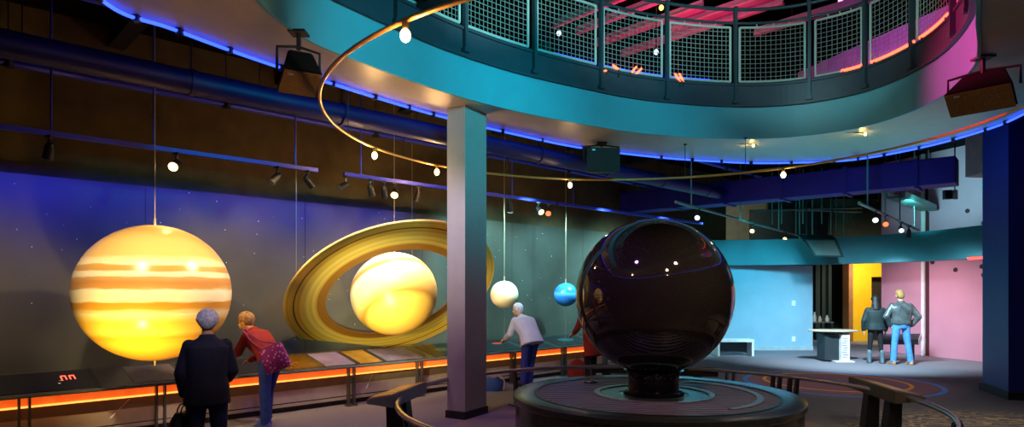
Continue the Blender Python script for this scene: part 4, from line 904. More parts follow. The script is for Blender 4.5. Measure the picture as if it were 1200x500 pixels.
for pz, lab in ((355, 'small white wall switch at hip height on the pale wall by the recess'), (397, 'small white socket near the floor on the pale wall by the recess')):
    c = at(930, pz, 18.165); t = thing('wall_switch', lab, 'switch', c, group='plates on the pale wall'); bm = bmesh.new(); box(bm, c, (.1, .02, .15), bev=.004); obj('plate', bm, mat('switch_white', '#ffffff', .3), t); bm = bmesh.new(); box(bm, c - V((0, .013, 0)), (.03, .012, .06)); obj('rocker', bm, mat('switch_white', '#ffffff', .3), t)

# ================================================================ PEOPLE
def solid(name, build, m, parent, voxel=.01, smooth=4, local=None):
    """Melt overlapping closed shapes into one continuous surface."""
    bm = bmesh.new(); build(bm); bmesh.ops.recalc_face_normals(bm, faces=bm.faces[:])
    me = bpy.data.meshes.new('tmp'); bm.to_mesh(me); bm.free()
    o = bpy.data.objects.new('tmp_solid', me); COL.objects.link(o)
    r = o.modifiers.new('r', 'REMESH'); r.mode = 'VOXEL'; r.voxel_size = voxel
    s = o.modifiers.new('s', 'SMOOTH'); s.factor = .5; s.iterations = smooth
    dg = bpy.context.evaluated_depsgraph_get(); dg.update()
    m2 = bpy.data.meshes.new_from_object(o.evaluated_get(dg)); m2.name = name
    bpy.data.objects.remove(o); bpy.data.meshes.remove(me)
    m2.materials.clear(); m2.materials.append(m)
    for p in m2.polygons: p.use_smooth = True
    q = bpy.data.objects.new(name, m2); COL.objects.link(q); q.parent = parent
    return q
def rotx(a): return M4.Rotation(a, 3, 'X')
def hand(bm, wr, d, palm, side, curl, sc=1.0):
    """Palm, four unequal fingers and a thumb. d: pointing direction, palm: palm normal, side: +1 thumb towards d x palm."""
    d = V(d).normalized(); pn = (V(palm) - d * V(palm).dot(d)).normalized(); s = d.cross(pn).normalized() * side
    R = M4((s, d, pn)).transposed()
    ellipsoid(bm, V(wr) + d * .045 * sc, (.040 * sc, .052 * sc, .016 * sc), R=R, seg=14, rings=8)
    tips = []
    for k, (o, L) in enumerate(((.030, .072), (.010, .080), (-.011, .075), (-.030, .058))):
        p = V(wr) + d * .083 * sc + s * o * sc; a = 0.0; prev = p
        for j, f in enumerate((.45, .32, .23)):
            a += curl * (.7, 1.0, .8)[j]; q = prev + (d * math.cos(a) + pn * math.sin(a)) * L * f * sc
            capsule(bm, prev, q, (.0095 - .0008 * j) * sc, (.0088 - .0008 * j) * sc, 8); prev = q
        tips.append(prev)
    b = V(wr) + d * .03 * sc + s * .034 * sc; k1 = b + (d * .6 + s * .75 + pn * .25).normalized() * .036 * sc; k2 = k1 + (d * .85 + s * .25 + pn * (.2 + .4 * curl)).normalized() * .030 * sc
    capsule(bm, b, k1, .0125 * sc, .0105 * sc, 8); capsule(bm, k1, k2, .0105 * sc, .009 * sc, 8)
    return V(wr) + d * .085 * sc + pn * .02 * sc
SKINS = mat('skin_light', '#d8a184', .5, var=.06, scale=12); 
class Fig:
    def __init__(s, H, lean=0, side=0, headp=0, heady=0, headr=0, feet=((-.09, 0), (.09, 0)), knee=(.0, .0), hipdrop=0, width=1.0, hipshift=(0, 0)):
        s.H = H; k = H / 1.7; s.k = k; s.w = width
        L = math.radians
        s.pel = V((hipshift[0], hipshift[1], .525 * H - hipdrop))
        up = (M4.Rotation(L(-side), 3, 'Y') @ rotx(-L(lean))) @ V((0, 0, 1)); s.up = up.normalized()
        low = ((M4.Rotation(L(-side * .6), 3, 'Y') @ rotx(-L(lean * .65))) @ V((0, 0, 1))).normalized(); s.low = low
        s.xd = V((1, 0, 0)); s.fw = s.up.cross(s.xd) * -1
        s.fw = V((0, 1, 0)) - s.up * s.up.y; s.fw.normalize(); s.fwl = (V((0, 1, 0)) - low * low.y).normalized()
        s.waist = s.pel + low * .10 * k; s.chest = s.waist + s.up * .19 * k; s.neck = s.chest + s.up * .19 * k
        hd = rotx(-L(lean * .75 + headp)) @ V((0, 0, 1)); s.HR = M4.Rotation(L(heady), 3, 'Z') @ rotx(-L(lean * .6 + headp)) @ M4.Rotation(L(headr), 3, 'Y')
        s.headc = s.neck + (s.up * .4 + (s.HR @ V((0, 0, 1))) * .6).normalized() * .165 * k + s.HR @ V((0, .012 * k, 0))
        s.sh = [s.neck - s.up * .062 * k + s.xd * x * .165 * k * width for x in (-1, 1)]
        s.hip = [s.pel + s.xd * x * .09 * k - V((0, 0, .02 * k)) for x in (-1, 1)]
        s.ank = [V((f[0], f[1], .085 * k)) for f in feet]
        s.kn = [(s.hip[i] + s.ank[i]) / 2 + V((0, .02 * k + knee[i], 0)) for i in (0, 1)]
        s.arm = [None, None]
    def arms(s, l, r):
        """Per arm: elbow and wrist offsets from the shoulder."""
        for i, (e, w_) in enumerate((l, r)):
            s.arm[i] = (s.sh[i] + V(e) * s.k, s.sh[i] + V(w_) * s.k)
def build_body(bm, f, hands, bare_legs=True):
    k = f.k; x, y = f.xd, f.fw
    loft(bm, [(f.pel - f.low * .09 * k, .11 * k, .085 * k, x, f.fwl), (f.pel, .14 * k, .10 * k, x, f.fwl), (f.waist, .135 * k * f.w, .10 * k, x, f.fwl), (f.chest, .155 * k * f.w, .115 * k, x, y), (f.neck - f.up * .06 * k, .15 * k * f.w, .085 * k, x, y), (f.neck - f.up * .005, .06 * k, .055 * k, x, y)])
    capsule(bm, f.neck - f.up * .04 * k, f.headc - f.HR @ V((0, 0, .05 * k)), .058 * k, .052 * k)
    R = f.HR; h = k
    ellipsoid(bm, f.headc + R @ V((0, -.012 * h, .022 * h)), (.074 * h, .092 * h, .09 * h), R=R); ellipsoid(bm, f.headc + R @ V((0, .022 * h, -.045 * h)), (.056 * h, .062 * h, .068 * h), R=R)
    ellipsoid(bm, f.headc + R @ V((0, .097 * h, -.018 * h)), (.013 * h, .018 * h, .024 * h), R=R); ellipsoid(bm, f.headc + R @ V((0, .085 * h, .012 * h)), (.05 * h, .016 * h, .01 * h), R=R)
    ellipsoid(bm, f.headc + R @ V((0, .078 * h, -.065 * h)), (.024 * h, .012 * h, .011 * h), R=R); ellipsoid(bm, f.headc + R @ V((0, .07 * h, -.1 * h)), (.022 * h, .018 * h, .016 * h), R=R)
    for sx in (-1, 1): ellipsoid(bm, f.headc + R @ V((sx * .076 * h, -.008 * h, -.012 * h)), (.012 * h, .02 * h, .032 * h), R=R)
    for i in (0, 1):
        sg = (-1, 1)[i]; e, w_ = f.arm[i]
        capsule(bm, f.sh[i], e, .05 * k, .04 * k); capsule(bm, e, w_, .04 * k, .027 * k)
        d, pn, side, curl = hands[i]; hand(bm, w_, d, pn, side, curl, .98 * k)
        capsule(bm, f.hip[i], f.kn[i], .072 * k, .046 * k); capsule(bm, f.kn[i], f.ank[i], .043 * k, .034 * k)
        ellipsoid(bm, f.ank[i] + V((0, .06 * k, -.045 * k)), (.04 * k, .115 * k, .035 * k))
def jacket(bm, f, hem=.10, loose=1.0, hemw=1.0, sleeve=1.0, collar=True, cuff=0.93):
    k = f.k; x, y = f.xd, f.fw; W = f.w * loose
    loft(bm, [(f.pel - f.low * hem * k, .178 * k * hemw * loose, .142 * k * hemw, x, f.fwl), (f.pel, .178 * k * loose * (1 + hemw) / 2, .142 * k * (1 + hemw) / 2, x, f.fwl), (f.waist, .168 * k * W, .135 * k, x, f.fwl), (f.chest, .19 * k * W, .145 * k, x, y), (f.chest + f.up * .09 * k, .20 * k * W, .14 * k, x, y), (f.neck - f.up * .035 * k, .15 * k * f.w, .09 * k, x, y), (f.neck + f.up * .01 * k, .075 * k, .07 * k, x, y)], sq=2.4)
    if collar: loft(bm, [(f.neck - f.up * .04 * k, .09 * k, .085 * k, x, y), (f.neck + f.up * .035 * k, .074 * k, .074 * k, x, y)])
    for i in (0, 1):
        e, w_ = f.arm[i]; w2 = e.lerp(w_, cuff)
        capsule(bm, f.sh[i] - f.up * .012 * k, e, .062 * k * sleeve, .058 * k * sleeve); capsule(bm, e, w2, .06 * k * sleeve, .046 * k * sleeve)
def trousers(bm, f, slim=1.0, flare=1.0):
    k = f.k; x = f.xd
    loft(bm, [(f.pel - f.low * .10 * k, .13 * k, .11 * k, x, f.fwl), (f.pel - f.low * .01 * k, .17 * k, .125 * k, x, f.fwl), (f.pel + f.low * .07 * k, .155 * k, .118 * k, x, f.fwl)])
    for i in (0, 1):
        bt = f.ank[i] + V((0, 0, -.03 * k))
        capsule(bm, f.hip[i], f.kn[i], .096 * k * slim, .07 * k * slim)
        tube(bm, [f.kn[i] + V((0, 0, .02)), f.kn[i].lerp(bt, .5), bt], [.07 * k * slim, .062 * k * slim * flare, .06 * k * slim * flare], 16)
def shoes(bm, f, boot=0.0, heel=.0):
    k = f.k
    for i in (0, 1):
        a = f.ank[i]; c = V((a.x, a.y, 0))
        loft(bm, [(c + V((0, .055 * k, 0.0)), .046 * k, .135 * k, V((1, 0, 0)), V((0, 1, 0))), (c + V((0, .055 * k, .03 * k)), .048 * k, .137 * k, V((1, 0, 0)), V((0, 1, 0))), (c + V((0, .03 * k, .065 * k)), .042 * k, .10 * k, V((1, 0, 0)), V((0, 1, 0))), (c + V((0, 0, .11 * k)), .044 * k, .055 * k, V((1, 0, 0)), V((0, 1, 0)))], sq=2.4)
        if boot: capsule(bm, c + V((0, 0, .09 * k)), c + V((0, 0, boot)), .052 * k, .056 * k)
def hair(bm, f, length=0.0, puff=1.0, back=0.0):
    k = f.k; R = f.HR
    ellipsoid(bm, f.headc + R @ V((0, -.028 * k, .036 * k)), (.084 * k * puff, .09 * k * puff, .088 * k * puff), R=R)
    ellipsoid(bm, f.headc + R @ V((0, -.05 * k, -.01 * k)), (.078 * k * puff, .068 * k * puff, .085 * k * puff), R=R)
    if length:
        loft(bm, [(f.headc + R @ V((0, -.05 * k, 0)), .078 * k, .06 * k, R @ V((1, 0, 0)), R @ V((0, 1, 0))), (f.headc + R @ V((0, -.075 * k, -.11 * k)), .085 * k, .05 * k, R @ V((1, 0, 0)), R @ V((0, 1, 0))), (f.headc + R @ V((0, -.085 * k, -.11 * k - length)), .075 * k, .035 * k, R @ V((1, 0, 0)), R @ V((0, 1, 0)))])
def curls(bm, f, n, r, sd):
    rnd = random.Random(sd); k = f.k
    for _ in range(n):
        a, z = rnd.uniform(0, 2 * PI), rnd.uniform(-.55, 1)
        d = V((math.cos(a) * math.sqrt(max(0, 1 - z * z)), math.sin(a) * math.sqrt(max(0, 1 - z * z)), z))
        if d.y > .25 and z < .55: continue
        ellipsoid(bm, f.headc + f.HR @ V((d.x * .084 * k, -.03 * k + d.y * .09 * k, .02 * k + d.z * .09 * k)), (r, r * .8, r * .9), seg=8, rings=6)
def eyes(f, root):
    k = f.k
    for sx in (-1, 1):
        bm = bmesh.new(); ellipsoid(bm, f.headc + f.HR @ V((sx * .03 * k, .079 * k, .0)), (.0125 * k,) * 3, seg=12, rings=8); e = obj('eye', bm, mat('eye_white', '#ece8e0', .2), root, True, world=False)
        bm = bmesh.new(); ellipsoid(bm, f.headc + f.HR @ V((sx * .03 * k, .0885 * k, 0)), (.0055 * k, .004 * k, .0055 * k), seg=10, rings=6); obj('iris', bm, mat('eye_brown', '#2e2018', .2), e, True, world=False)
def person(label, loc, face, fig, hands, parts, vox=.009):
    t = thing('person', label, 'person', (loc[0], loc[1], 0), math.atan2(-face[0], face[1]))
    solid('body', lambda bm: build_body(bm, fig, hands), SKINS, t, min(vox, .007), 3)
    eyes(fig, t)
    for nm, fn, m in parts: solid(nm, fn, m, t, vox, 5)
    return t
DN = V((0, 0, -1))
# --- man in the dark coat before Jupiter
f = Fig(1.57, lean=7, headp=12, width=1.0, feet=((-.11, 0), (.11, .02)))
f.arms(((-.07, -.04, -.27), (-.045, .05, -.50)), ((.06, .03, -.27), (.02, .20, -.38)))
man = (-2.77, 5.82); mface = (-.40, .92)
COAT = mat('coat_navy', '#161a33', .85, var=.25, scale=14, bump=.3); JEAN = mat('trousers_navy', '#1f2a5c', .85, var=.2, scale=20)
pm = person('person in a dark navy coat seen from behind, white hair, holding a black bag', man, mface, f,
       (((-.05, .1, -1), (1, .1, 0), 1, .75), ((-.1, 1, -.2), (-1, .2, 0), -1, .5)),
       [('coat', lambda bm: jacket(bm, f, hem=.17, loose=1.06, hemw=1.14, sleeve=1.04), COAT), ('trousers', lambda bm: trousers(bm, f, 1.1, 1.12), JEAN), ('shoes', lambda bm: shoes(bm, f), mat('shoe_black', '#141416', .5)), ('hair', lambda bm: (hair(bm, f, 0, 1.06), curls(bm, f, 70, .024, 5)), mat('hair_white', '#d8d6e4', .9, var=.3, scale=40, bump=.5))])
# his bag hangs from the lowered hand
MW = M4.Translation((man[0], man[1], 0)) @ M4.Rotation(math.atan2(-mface[0], mface[1]), 4, 'Z')
g = MW @ (f.arm[0][1] + V((-.005, .02, -.085)) * f.k)
bg = thing('handbag', 'black soft bag hanging from the hand of the man in the navy coat', 'bag', g - V((0, 0, .30)))
ax = (MW.to_3x3() @ V((.55, .8, 0))).normalized(); ay = V((-ax.y, ax.x, 0)); BAGK = mat('bag_black', '#101014', .55, bump=.2)
bm = bmesh.new(); loft(bm, [(g - V((0, 0, .30)), .14, .06, ax, ay), (g - V((0, 0, .26)), .155, .075, ax, ay), (g - V((0, 0, .14)), .14, .065, ax, ay), (g - V((0, 0, .07)), .10, .03, ax, ay)], sq=3); obj('bag_body', bm, BAGK, bg, True, auto=50)
for s in (-1, 1):
    bm = bmesh.new(); tube(bm, [g + ax * x + ay * s * .02 + V((0, 0, z)) for x, z in ((-.07, -.09), (-.05, -.035), (-.02, -.006), (.02, -.006), (.05, -.035), (.07, -.09))], .007, 6); obj('strap', bm, BAGK, bg, True)
bm = bmesh.new(); box(bm, g - V((0, 0, .10)) + ay * -.05, (.04, .012, .03)); obj('clasp', bm, RIMM, bg)

# --- woman in the red jacket with the purple tote
f2 = Fig(1.60, lean=44, headp=6, heady=14, feet=((-.09, -.10), (.10, .06)), knee=(-.0, .02), hipshift=(0, -.10))
f2.arms(((-.0, .13, -.22), (.06, .36, -.30)), ((.02, .02, -.27), (.0, .24, -.36)))
RED = mat('jacket_red', '#8f201c', .8, var=.2, scale=14, bump=.3); BLUEJ = mat('jeans_blue', '#27418c', .85, var=.2, scale=18)
wom = (-3.10, 8.02); wface = (-.93, .36)
pw = person('person in a red jacket and blue jeans bending over the counter, curly blond hair', wom, wface, f2,
       (((.2, 1, -.4), (0, -.3, -1), 1, .35), ((.1, 1, -.4), (0, -.3, -1), -1, .3)),
       [('jacket', lambda bm: jacket(bm, f2, hem=.08, loose=.98, sleeve=1.02), RED), ('jeans', lambda bm: trousers(bm, f2, 1.02, 1.05), BLUEJ), ('shoes', lambda bm: shoes(bm, f2), mat('shoe_blue', '#5a6bb0', .6)),
        ('hair', lambda bm: (hair(bm, f2, .0, 1.04), curls(bm, f2, 120, .030, 3)), mat('hair_blond', '#94714e', .95, var=.5, scale=30, bump=.6))])
WW = M4.Translation((wom[0], wom[1], 0)) @ M4.Rotation(math.atan2(-wface[0], wface[1]), 4, 'Z')
# the tote hangs at her camera side (her left, local -x) from the shoulder
sh = WW @ f2.sh[0]; c = at(322, 419.5, 7.72)
tb_ = thing('tote_bag', 'purple flowered tote bag hanging from the shoulder of the woman in red', 'bag', c)
def tote_mat():
    m = bpy.data.materials.new('tote_print'); m.use_nodes = True; nt = m.node_tree; b = nt.nodes['Principled BSDF']; L = nt.links.new
    tc = nt.nodes.new('ShaderNodeTexCoord'); vo = nt.nodes.new('ShaderNodeTexVoronoi'); vo.inputs['Scale'].default_value = 26; L(tc.outputs['Object'], vo.inputs['Vector'])
    cr = nt.nodes.new('ShaderNodeValToRGB'); cr.color_ramp.elements[0].position = .22; cr.color_ramp.elements[0].color = hexc('#e58ac0') + (1,); cr.color_ramp.elements[1].position = .4; cr.color_ramp.elements[1].color = hexc('#8a1f6a') + (1,)
    L(vo.outputs['Distance'], cr.inputs['Fac']); L(cr.outputs['Color'], b.inputs['Base Color']); b.inputs['Roughness'].default_value = .7; return m
ca, sa_ = math.cos(math.radians(22)), math.sin(math.radians(22)); ex = V((ca, .0, sa_)); ez = V((-sa_, 0, ca)); ey = V((0, 1, 0))
bm = bmesh.new(); loft(bm, [(c - ez * .155, .145, .05, ex, ey), (c - ez * .13, .155, .065, ex, ey), (c + ez * .05, .15, .06, ex, ey), (c + ez * .15, .14, .03, ex, ey)], sq=5); obj('bag_body', bm, tote_mat(), tb_, True, auto=40)
TS = mat('tote_strap', '#7a1a58', .7)
for s in (-1, 1):
    bm = bmesh.new(); a = c + ez * .15 + ex * .09 * s; tube(bm, smooth_open([a, a.lerp(sh, .5) + V((0, -.05, .0)), sh + V((.02 * s, -.05, .075)), sh + V((.0, .09, .04))], 5), .010, 6); obj('strap', bm, TS, tb_, True)
bm = bmesh.new(); tube(bm, [c + ez * .15 - ex * .135, c + ez * .155, c + ez * .15 + ex * .135], .012, 8); obj('rim', bm, TS, tb_, True)
# the leaflet in her hand
c = WW @ (f2.arm[0][1] + V((.02, .10, -.045)) * f2.k); lf = thing('leaflet', 'pale blue leaflet held by the woman in red over the counter', 'leaflet', c)
bm = bmesh.new(); box(bm, c + V((.0, 0, -.03)), (.10, .006, .15), rz=.5); obj('sheet', bm, mat('leaflet_blue', '#6fb0d8', .5), lf)
bm = bmesh.new(); box(bm, c + V((0, -.005, .0)), (.08, .006, .05), rz=.5); obj('picture', bm, mat('leaflet_print', '#3a6a9a', .5, var=.4, scale=40), lf)

# --- man in the pale lilac shirt leaning on the counter past the column
f3 = Fig(1.63, lean=40, headp=0, heady=16, width=1.12, feet=((-.09, .0), (.09, .05)), hipshift=(0, -.10))
f3.arms(((-.07, .05, -.26), (-.02, .25, -.36)), ((.07, .05, -.26), (.03, .25, -.36)))
SHIRT = mat('shirt_lilac', '#d6cfe6', .8, var=.08, scale=10, bump=.2)
person('person in a pale lilac shirt bending over the counter just past the grey column', (.27, 11.3), (-.62, .78), f3,
       (((.1, 1, -.5), (0, -.3, -1), 1, .4), ((-.1, 1, -.5), (0, -.3, -1), -1, .4)),
       [('shirt', lambda bm: jacket(bm, f3, hem=.12, loose=1.14, hemw=1.18, sleeve=1.1, collar=False), SHIRT), ('trousers', lambda bm: trousers(bm, f3, 1.02, 1.05), mat('trousers_blue', '#2b2f86', .85, var=.15)), ('shoes', lambda bm: shoes(bm, f3), mat('shoe_black', '#141416', .5)), ('hair', lambda bm: (hair(bm, f3, 0, 1.02), curls(bm, f3, 50, .02, 6)), mat('hair_white', '#d8d6e4', .8))], .011)
# --- person in the long red coat, mostly behind the ball
f4 = Fig(1.62, lean=20, headp=10, heady=-10, feet=((-.09, 0), (.09, .03)), hipshift=(0, -.05))
f4.arms(((-.06, .06, -.26), (-.03, .22, -.38)), ((.06, .06, -.26), (.02, .25, -.36)))
REDC = mat('coat_red', '#8a1712', .85, var=.2, bump=.3)
person('person in a long red coat half hidden behind the black ball at the counter', (1.50, 12.2), (-.55, .83), f4,
       (((0, 1, -.5), (0, -.3, -1), 1, .4), ((0, 1, -.5), (0, -.3, -1), -1, .4)),
       [('coat', lambda bm: jacket(bm, f4, hem=.42, loose=1.05, hemw=1.2, sleeve=1.05), REDC), ('trousers', lambda bm: trousers(bm, f4), mat('trousers_black', '#17171c', .85)), ('shoes', lambda bm: shoes(bm, f4), mat('shoe_black', '#141416', .5)), ('hair', lambda bm: hair(bm, f4, .08), mat('hair_brown', '#3a2418', .7))], .012)
c = at(677, 436, 11.9); c.z = 0; t = thing('backpack', 'dark red bag standing on the floor beside the person in the long red coat', 'bag', c)
bm = bmesh.new(); loft(bm, [(c, .17, .10, V((1, 0, 0)), V((0, 1, 0))), (c + V((0, 0, .2)), .19, .12, V((1, 0, 0)), V((0, 1, 0))), (c + V((0, 0, .36)), .13, .09, V((1, 0, 0)), V((0, 1, 0))), (c + V((0, 0, .41)), .06, .05, V((1, 0, 0)), V((0, 1, 0)))], sq=2.6); obj('bag_body', bm, REDC, t, True, auto=50)
bm = bmesh.new(); box(bm, c + V((0, -.115, .13)), (.2, .05, .16), bev=.015); obj('pocket', bm, REDC, t); bm = bmesh.new(); tube(bm, [c + V((-.04, 0, .40)), c + V((0, 0, .46)), c + V((.04, 0, .40))], .01, 6); obj('strap', bm, CAN, t, True)
# --- far couple before the pink wall
f5 = Fig(1.62, lean=2, headp=14, feet=((-.13, .0), (.13, -.03)), width=1.02)
f5.arms(((-.09, -.02, -.27), (-.08, .06, -.51)), ((.09, -.02, -.27), (.07, .06, -.51)))
person('person in black with long black hair and grey boots before the pink wall', at(1026, 425, 14.95)[:2], (.25, .97), f5,
       (((0, .1, -1), (1, 0, 0), 1, .4), ((0, .1, -1), (-1, 0, 0), -1, .4)),
       [('jacket', lambda bm: jacket(bm, f5, hem=.08, loose=1.12, hemw=1.1, sleeve=1.1), mat('jacket_dark_teal', '#16292b', .7, var=.2)), ('trousers', lambda bm: trousers(bm, f5, .84, .8), mat('trousers_black', '#17171c', .85)), ('boots', lambda bm: shoes(bm, f5, .27), mat('boot_grey', '#5f7680', .6)), ('hair', lambda bm: hair(bm, f5, .14, 1.08), mat('hair_black', '#121416', .6))], .013)
f6 = Fig(1.76, lean=1, headp=16, headr=-6, feet=((-.17, .0), (.18, -.06)), width=1.12)
f6.arms(((-.15, -.05, -.25), (-.02, .06, -.45)), ((.16, -.05, -.25), (.06, .06, -.45)))
person('person in a shiny grey leather jacket and light blue jeans before the pink wall', at(1056, 427, 14.7)[:2], (.1, 1), f6,
       (((.5, .4, -.8), (1, 0, .2), 1, .6), ((-.5, .4, -.8), (-1, 0, .2), -1, .6)),
       [('leather_jacket', lambda bm: jacket(bm, f6, hem=.01, loose=1.1, hemw=.95, sleeve=1.15), mat('leather_grey', '#5f6a6c', .28, .3, var=.45, scale=9, bump=.4)), ('jeans', lambda bm: trousers(bm, f6, .95, 1.12), mat('jeans_light', '#4f97d8', .8, var=.15, scale=14)), ('boots', lambda bm: shoes(bm, f6), mat('boot_tan', '#c79a74', .6)), ('hair', lambda bm: hair(bm, f6, .0, 1.05), mat('hair_dark_blond', '#a8804a', .7, var=.3, scale=30))], .013)
# blue bag on the floor beside the column
c = at(576, 455, 10.9); c.z = 0; t = thing('duffel_bag', 'blue bag with loose pale straps lying on the floor past the grey column', 'bag', c)
BB = mat('bag_blue', '#2a4a8c', .7, var=.2); bm = bmesh.new(); loft(bm, [(c + V((-.02, 0, .0)), .20, .13, V((1, 0, 0)), V((0, 1, 0))), (c + V((0, 0, .12)), .21, .14, V((1, 0, 0)), V((0, 1, 0))), (c + V((0, 0, .22)), .13, .09, V((1, 0, 0)), V((0, 1, 0)))], sq=2.8); obj('bag_body', bm, BB, t, True, auto=50)
for s in (-1, 1): bm = bmesh.new(); tube(bm, smooth_open([c + V((.05 * s, -.05, .2)), c + V((.12, -.08, .27 + .02 * s)), c + V((.22, -.12, .18)), c + V((.21, -.15, .02))], 5), .012, 6); obj('strap', bm, mat('strap_pale', '#b08a94', .7), t, True)

# ================================================================ LIGHT
CYAN = (0, .60, .74); MAG = (1.0, .02, .16); BLUE = (.02, .04, 1.0); AMB = (1.0, .73, .37); PURP = (.42, .16, 1.0)
for p, pw_ in zip(bulbs[:6], (50, 48, 44, 14, 7, 6)): point('bulb_light', p - V((0, 0, .16)), (1, .58, .22), pw_, .04)
for p in bulbs[6:]: point('lamp_light', p - V((0, -.1, .06)), (1, .75, .2), 1.2, .02)
def aim(C, dist, az, el, col, pw_, ang, blend=.6):
    """A lamp dist metres from C, az degrees towards the picture's left of the way back to the visitors, el degrees up."""
    c = V((-C.x, -C.y, 0)).normalized(); l = V((c.y, -c.x, 0)); a, e = math.radians(az), math.radians(el)
    d = (c * math.cos(a) + l * math.sin(a)) * math.cos(e) + V((0, 0, math.sin(e)))
    spot('planet_spot', C + d * dist, C, col, pw_, ang, blend, .06)
aim(JC, 3.0, 18, 38, AMB, 420, 46); aim(JC, 3.2, -58, 36, AMB, 400, 46); aim(JC, 1.75, 16, -40, (1, .62, .10), 190, 70)
spot('planet_spot', WL(t_at(207, TO), TO, 3.1), JC, AMB, 120, 60, .5)
aim(SC, 3.2, 4, 34, (1, .88, .64), 200, 40); aim(SC, 3.0, 38, 26, (1, .84, .58), 150, 46); aim(SC, 3.0, 12, -9, (1, .84, .42), 420, 60); aim(SC, 2.1, 6, -23, (1, .74, .26), 290, 70)
spot('planet_spot', WL(t_at(463, TO), TO, 3.1), SC + V((0, 0, .1)), (1, .85, .6), 200, 60, .6)
UCp, NCp = at(591, 345, 12.1), at(663, 345, 13.5)
aim(UCp, 3.0, 30, 28, (1, .84, .62), 420, 14); aim(NCp, 3.0, 34, 28, (.7, .85, 1), 420, 12); aim(NCp, 1.8, 30, -38, (1, .12, .04), 50, 24)
# washes on the mural: blue from the top, teal further along
def wash(name, a, b, to_off, to_z, col, pw_, spread):
    """A line of wall-washer light from a to b, turned to the mural."""
    l = bpy.data.lights.new(name, 'AREA'); l.shape = 'RECTANGLE'; l.size = (b - a).length; l.size_y = .06; l.color = col; l.energy = pw_; l.spread = math.radians(spread)
    o = bpy.data.objects.new(name, l); COL.objects.link(o); m = (a + b) / 2; o.location = m
    z = -(V((-N.x, -N.y, 0)) * to_off + V((0, 0, to_z))).normalized(); x = V((D.x, D.y, 0)); y = z.cross(x)
    o.rotation_euler = M4((x, y, z)).transposed().to_euler()
wash('mural_blue', WL(-7.5, .75, 3.3), WL(1.9, .75, 3.3), .55, -.62, BLUE, 85, 95)
for tt in (3.4, 5.6, 7.8, 9.6): spot('mural_teal', WL(tt, -.6, 3.3), WL(tt + .3, 1.3, 1.7), (.38, .86, .86), 820, 100, 1.0, .1)
for tt in (-4.8, -1.2, 1.4): spot('mural_warm', WL(tt, -.7, 3.2), WL(tt, 1.3, 1.0), (1, .66, .20), 300, 95, 1.0, .1)
for tt in (-4.5, -1, 2.5, 6): spot('upper_wall_warm', WL(tt, .3, 3.3), WL(tt, 1.5, 4.2), (1, .5, .12), 3.5, 120, 1.0, .1)
# fascia: cyan floods inside the opening, magenta near the far right end
for a, b, pw_ in (((1.2, 4.6, 4.4), (-1.0, 7.8, 4.4), 440), ((2.4, 5.2, 4.4), (.9, 9.4, 4.4), 430), ((3.2, 6.0, 4.4), (3.8, 10.2, 4.35), 70)): spot('fascia_cyan', a, b, CYAN, pw_, 75, .8, .12)
spot('fascia_magenta', (3.3, 7.6, 4.5), (5.2, 7.3, 4.4), MAG, 520, 70, .8, .1)
spot('gallery_magenta', (5.3, 11.2, 5.6), (7.6, 12.4, 6.0), (.75, .02, .75), 260, 100, .8, .1)
spot('gallery_beams', (3.0, 12.0, 5.8), (3.0, 14.5, 8.0), (1, .03, .20), 600, 130, .8, .1)
for q in ((-.6, 8.2, 6.5), (1.8, 9.8, 6.7), (4.6, 9.9, 6.7)): spot('mesh_front', (1.6, 5.6, 5.0), q, (.62, 1, .95), 330, 58, .5, .1)
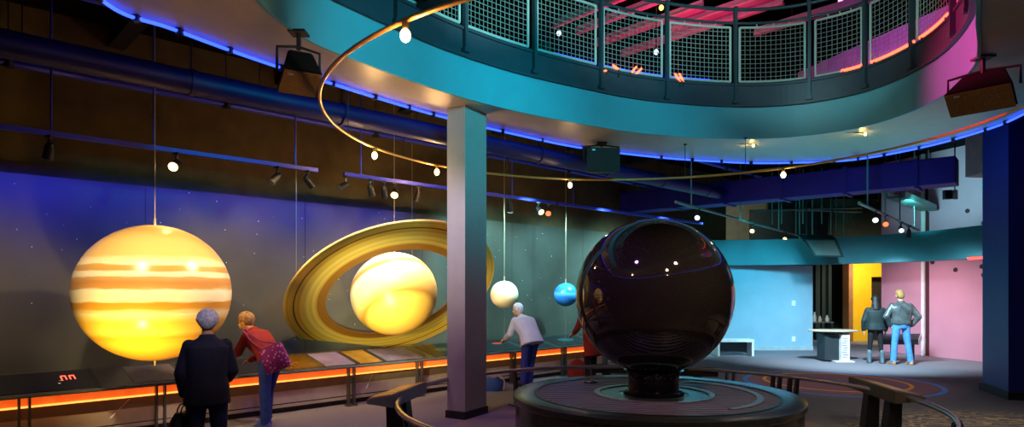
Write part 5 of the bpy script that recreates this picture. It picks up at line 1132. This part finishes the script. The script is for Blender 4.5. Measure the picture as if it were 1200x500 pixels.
# hall floor and far end
spot('floor_purple', (-1.2, 7.2, 4.0), (-1.8, 8.8, 0), (.32, .10, 1.0), 150, 100, 1.0, .1)
spot('floor_warm', (2.0, 3.6, 4.0), (3.6, 6.4, 0), (1, .7, .4), 260, 80, 1.0, .1)
spot('floor_left_warm', (-2.4, 7.0, 3.9), (-2.6, 9.4, .25), (1, .78, .5), 240, 66, 1.0, .1)
spot('floor_blue_far', (6.8, 12.6, 3.5), (8.2, 15.6, 0), (.58, .85, 1.0), 2200, 84, 1.0, .15)
spot('pale_wall_cyan', (6.6, 14.0, 3.4), (6.6, 18.2, .9), (.10, .70, .95), 620, 62, .8, .15)
spot('pink_wash', (8.9, 15.4, 2.25), (10.7, 16.8, .7), (1.0, .80, .86), 170, 112, .9, .15)
spot('pink_wash', (9.3, 13.2, 2.25), (11.2, 15.2, .7), (1.0, .80, .86), 190, 112, .9, .15)
spot('underside_teal', (5.9, 10.5, 1.4), (5.4, 10.7, 4.1), (.08, .8, .95), 140, 140, 1, .1)
spot('back_wall', (6.5, 20.5, 3.4), (6.8, 25, 4.2), (1, .95, .7), 420, 130, 1, .1)
spot('header_cyan', (5.2, 13.6, 3.3), (6.6, 17.6, 2.75), (.02, .8, .95), 190, 60, .9, .1)
spot('upper_pink_teal', (8.7, 14.0, 3.5), (11.0, 16.0, 4.4), (.24, .92, .95), 480, 72, 1, .1)
spot('yellow_lamp', (11.0, 19.6, 2.8), (11.9, 21.4, 1.4), (1, .9, .55), 420, 110, .9, .1)
spot('rose_floor', (6, 11.6, 3.4), (6, 11.8, 0), (1, .5, .5), 110, 70, .7, .1)
spot('column_wash', (-2.2, 6.9, 3.0), (-.85, 8.5, 2.3), (1, .86, .72), 150, 60, 1, .1)
spot('visitor_violet', (-1.5, 4.0, 3.9), (-2.85, 6.2, 1.3), (.80, .74, 1.0), 150, 26, .9, .1)
spot('swirl_fill', (5.2, 5.6, 4.0), (5.6, 7.6, 0), (1, .8, .55), 190, 60, .9, .1)  # plain unseen spot added to brighten the carpet's gold swirls
spot('visitor_violet', (.6, 9.0, 3.9), (.25, 11.3, 1.0), (.74, .62, 1.0), 130, 26, .9, .1)
spot('platform_wash', (2.6, 4.6, 4.0), (2.0, 6.9, .55), (1, .85, .65), 150, 50, .9, .1)
spot('platform_violet', (0.0, 5.2, 4.0), (1.1, 7.1, .55), (.6, .25, 1.0), 130, 45, .9, .1)
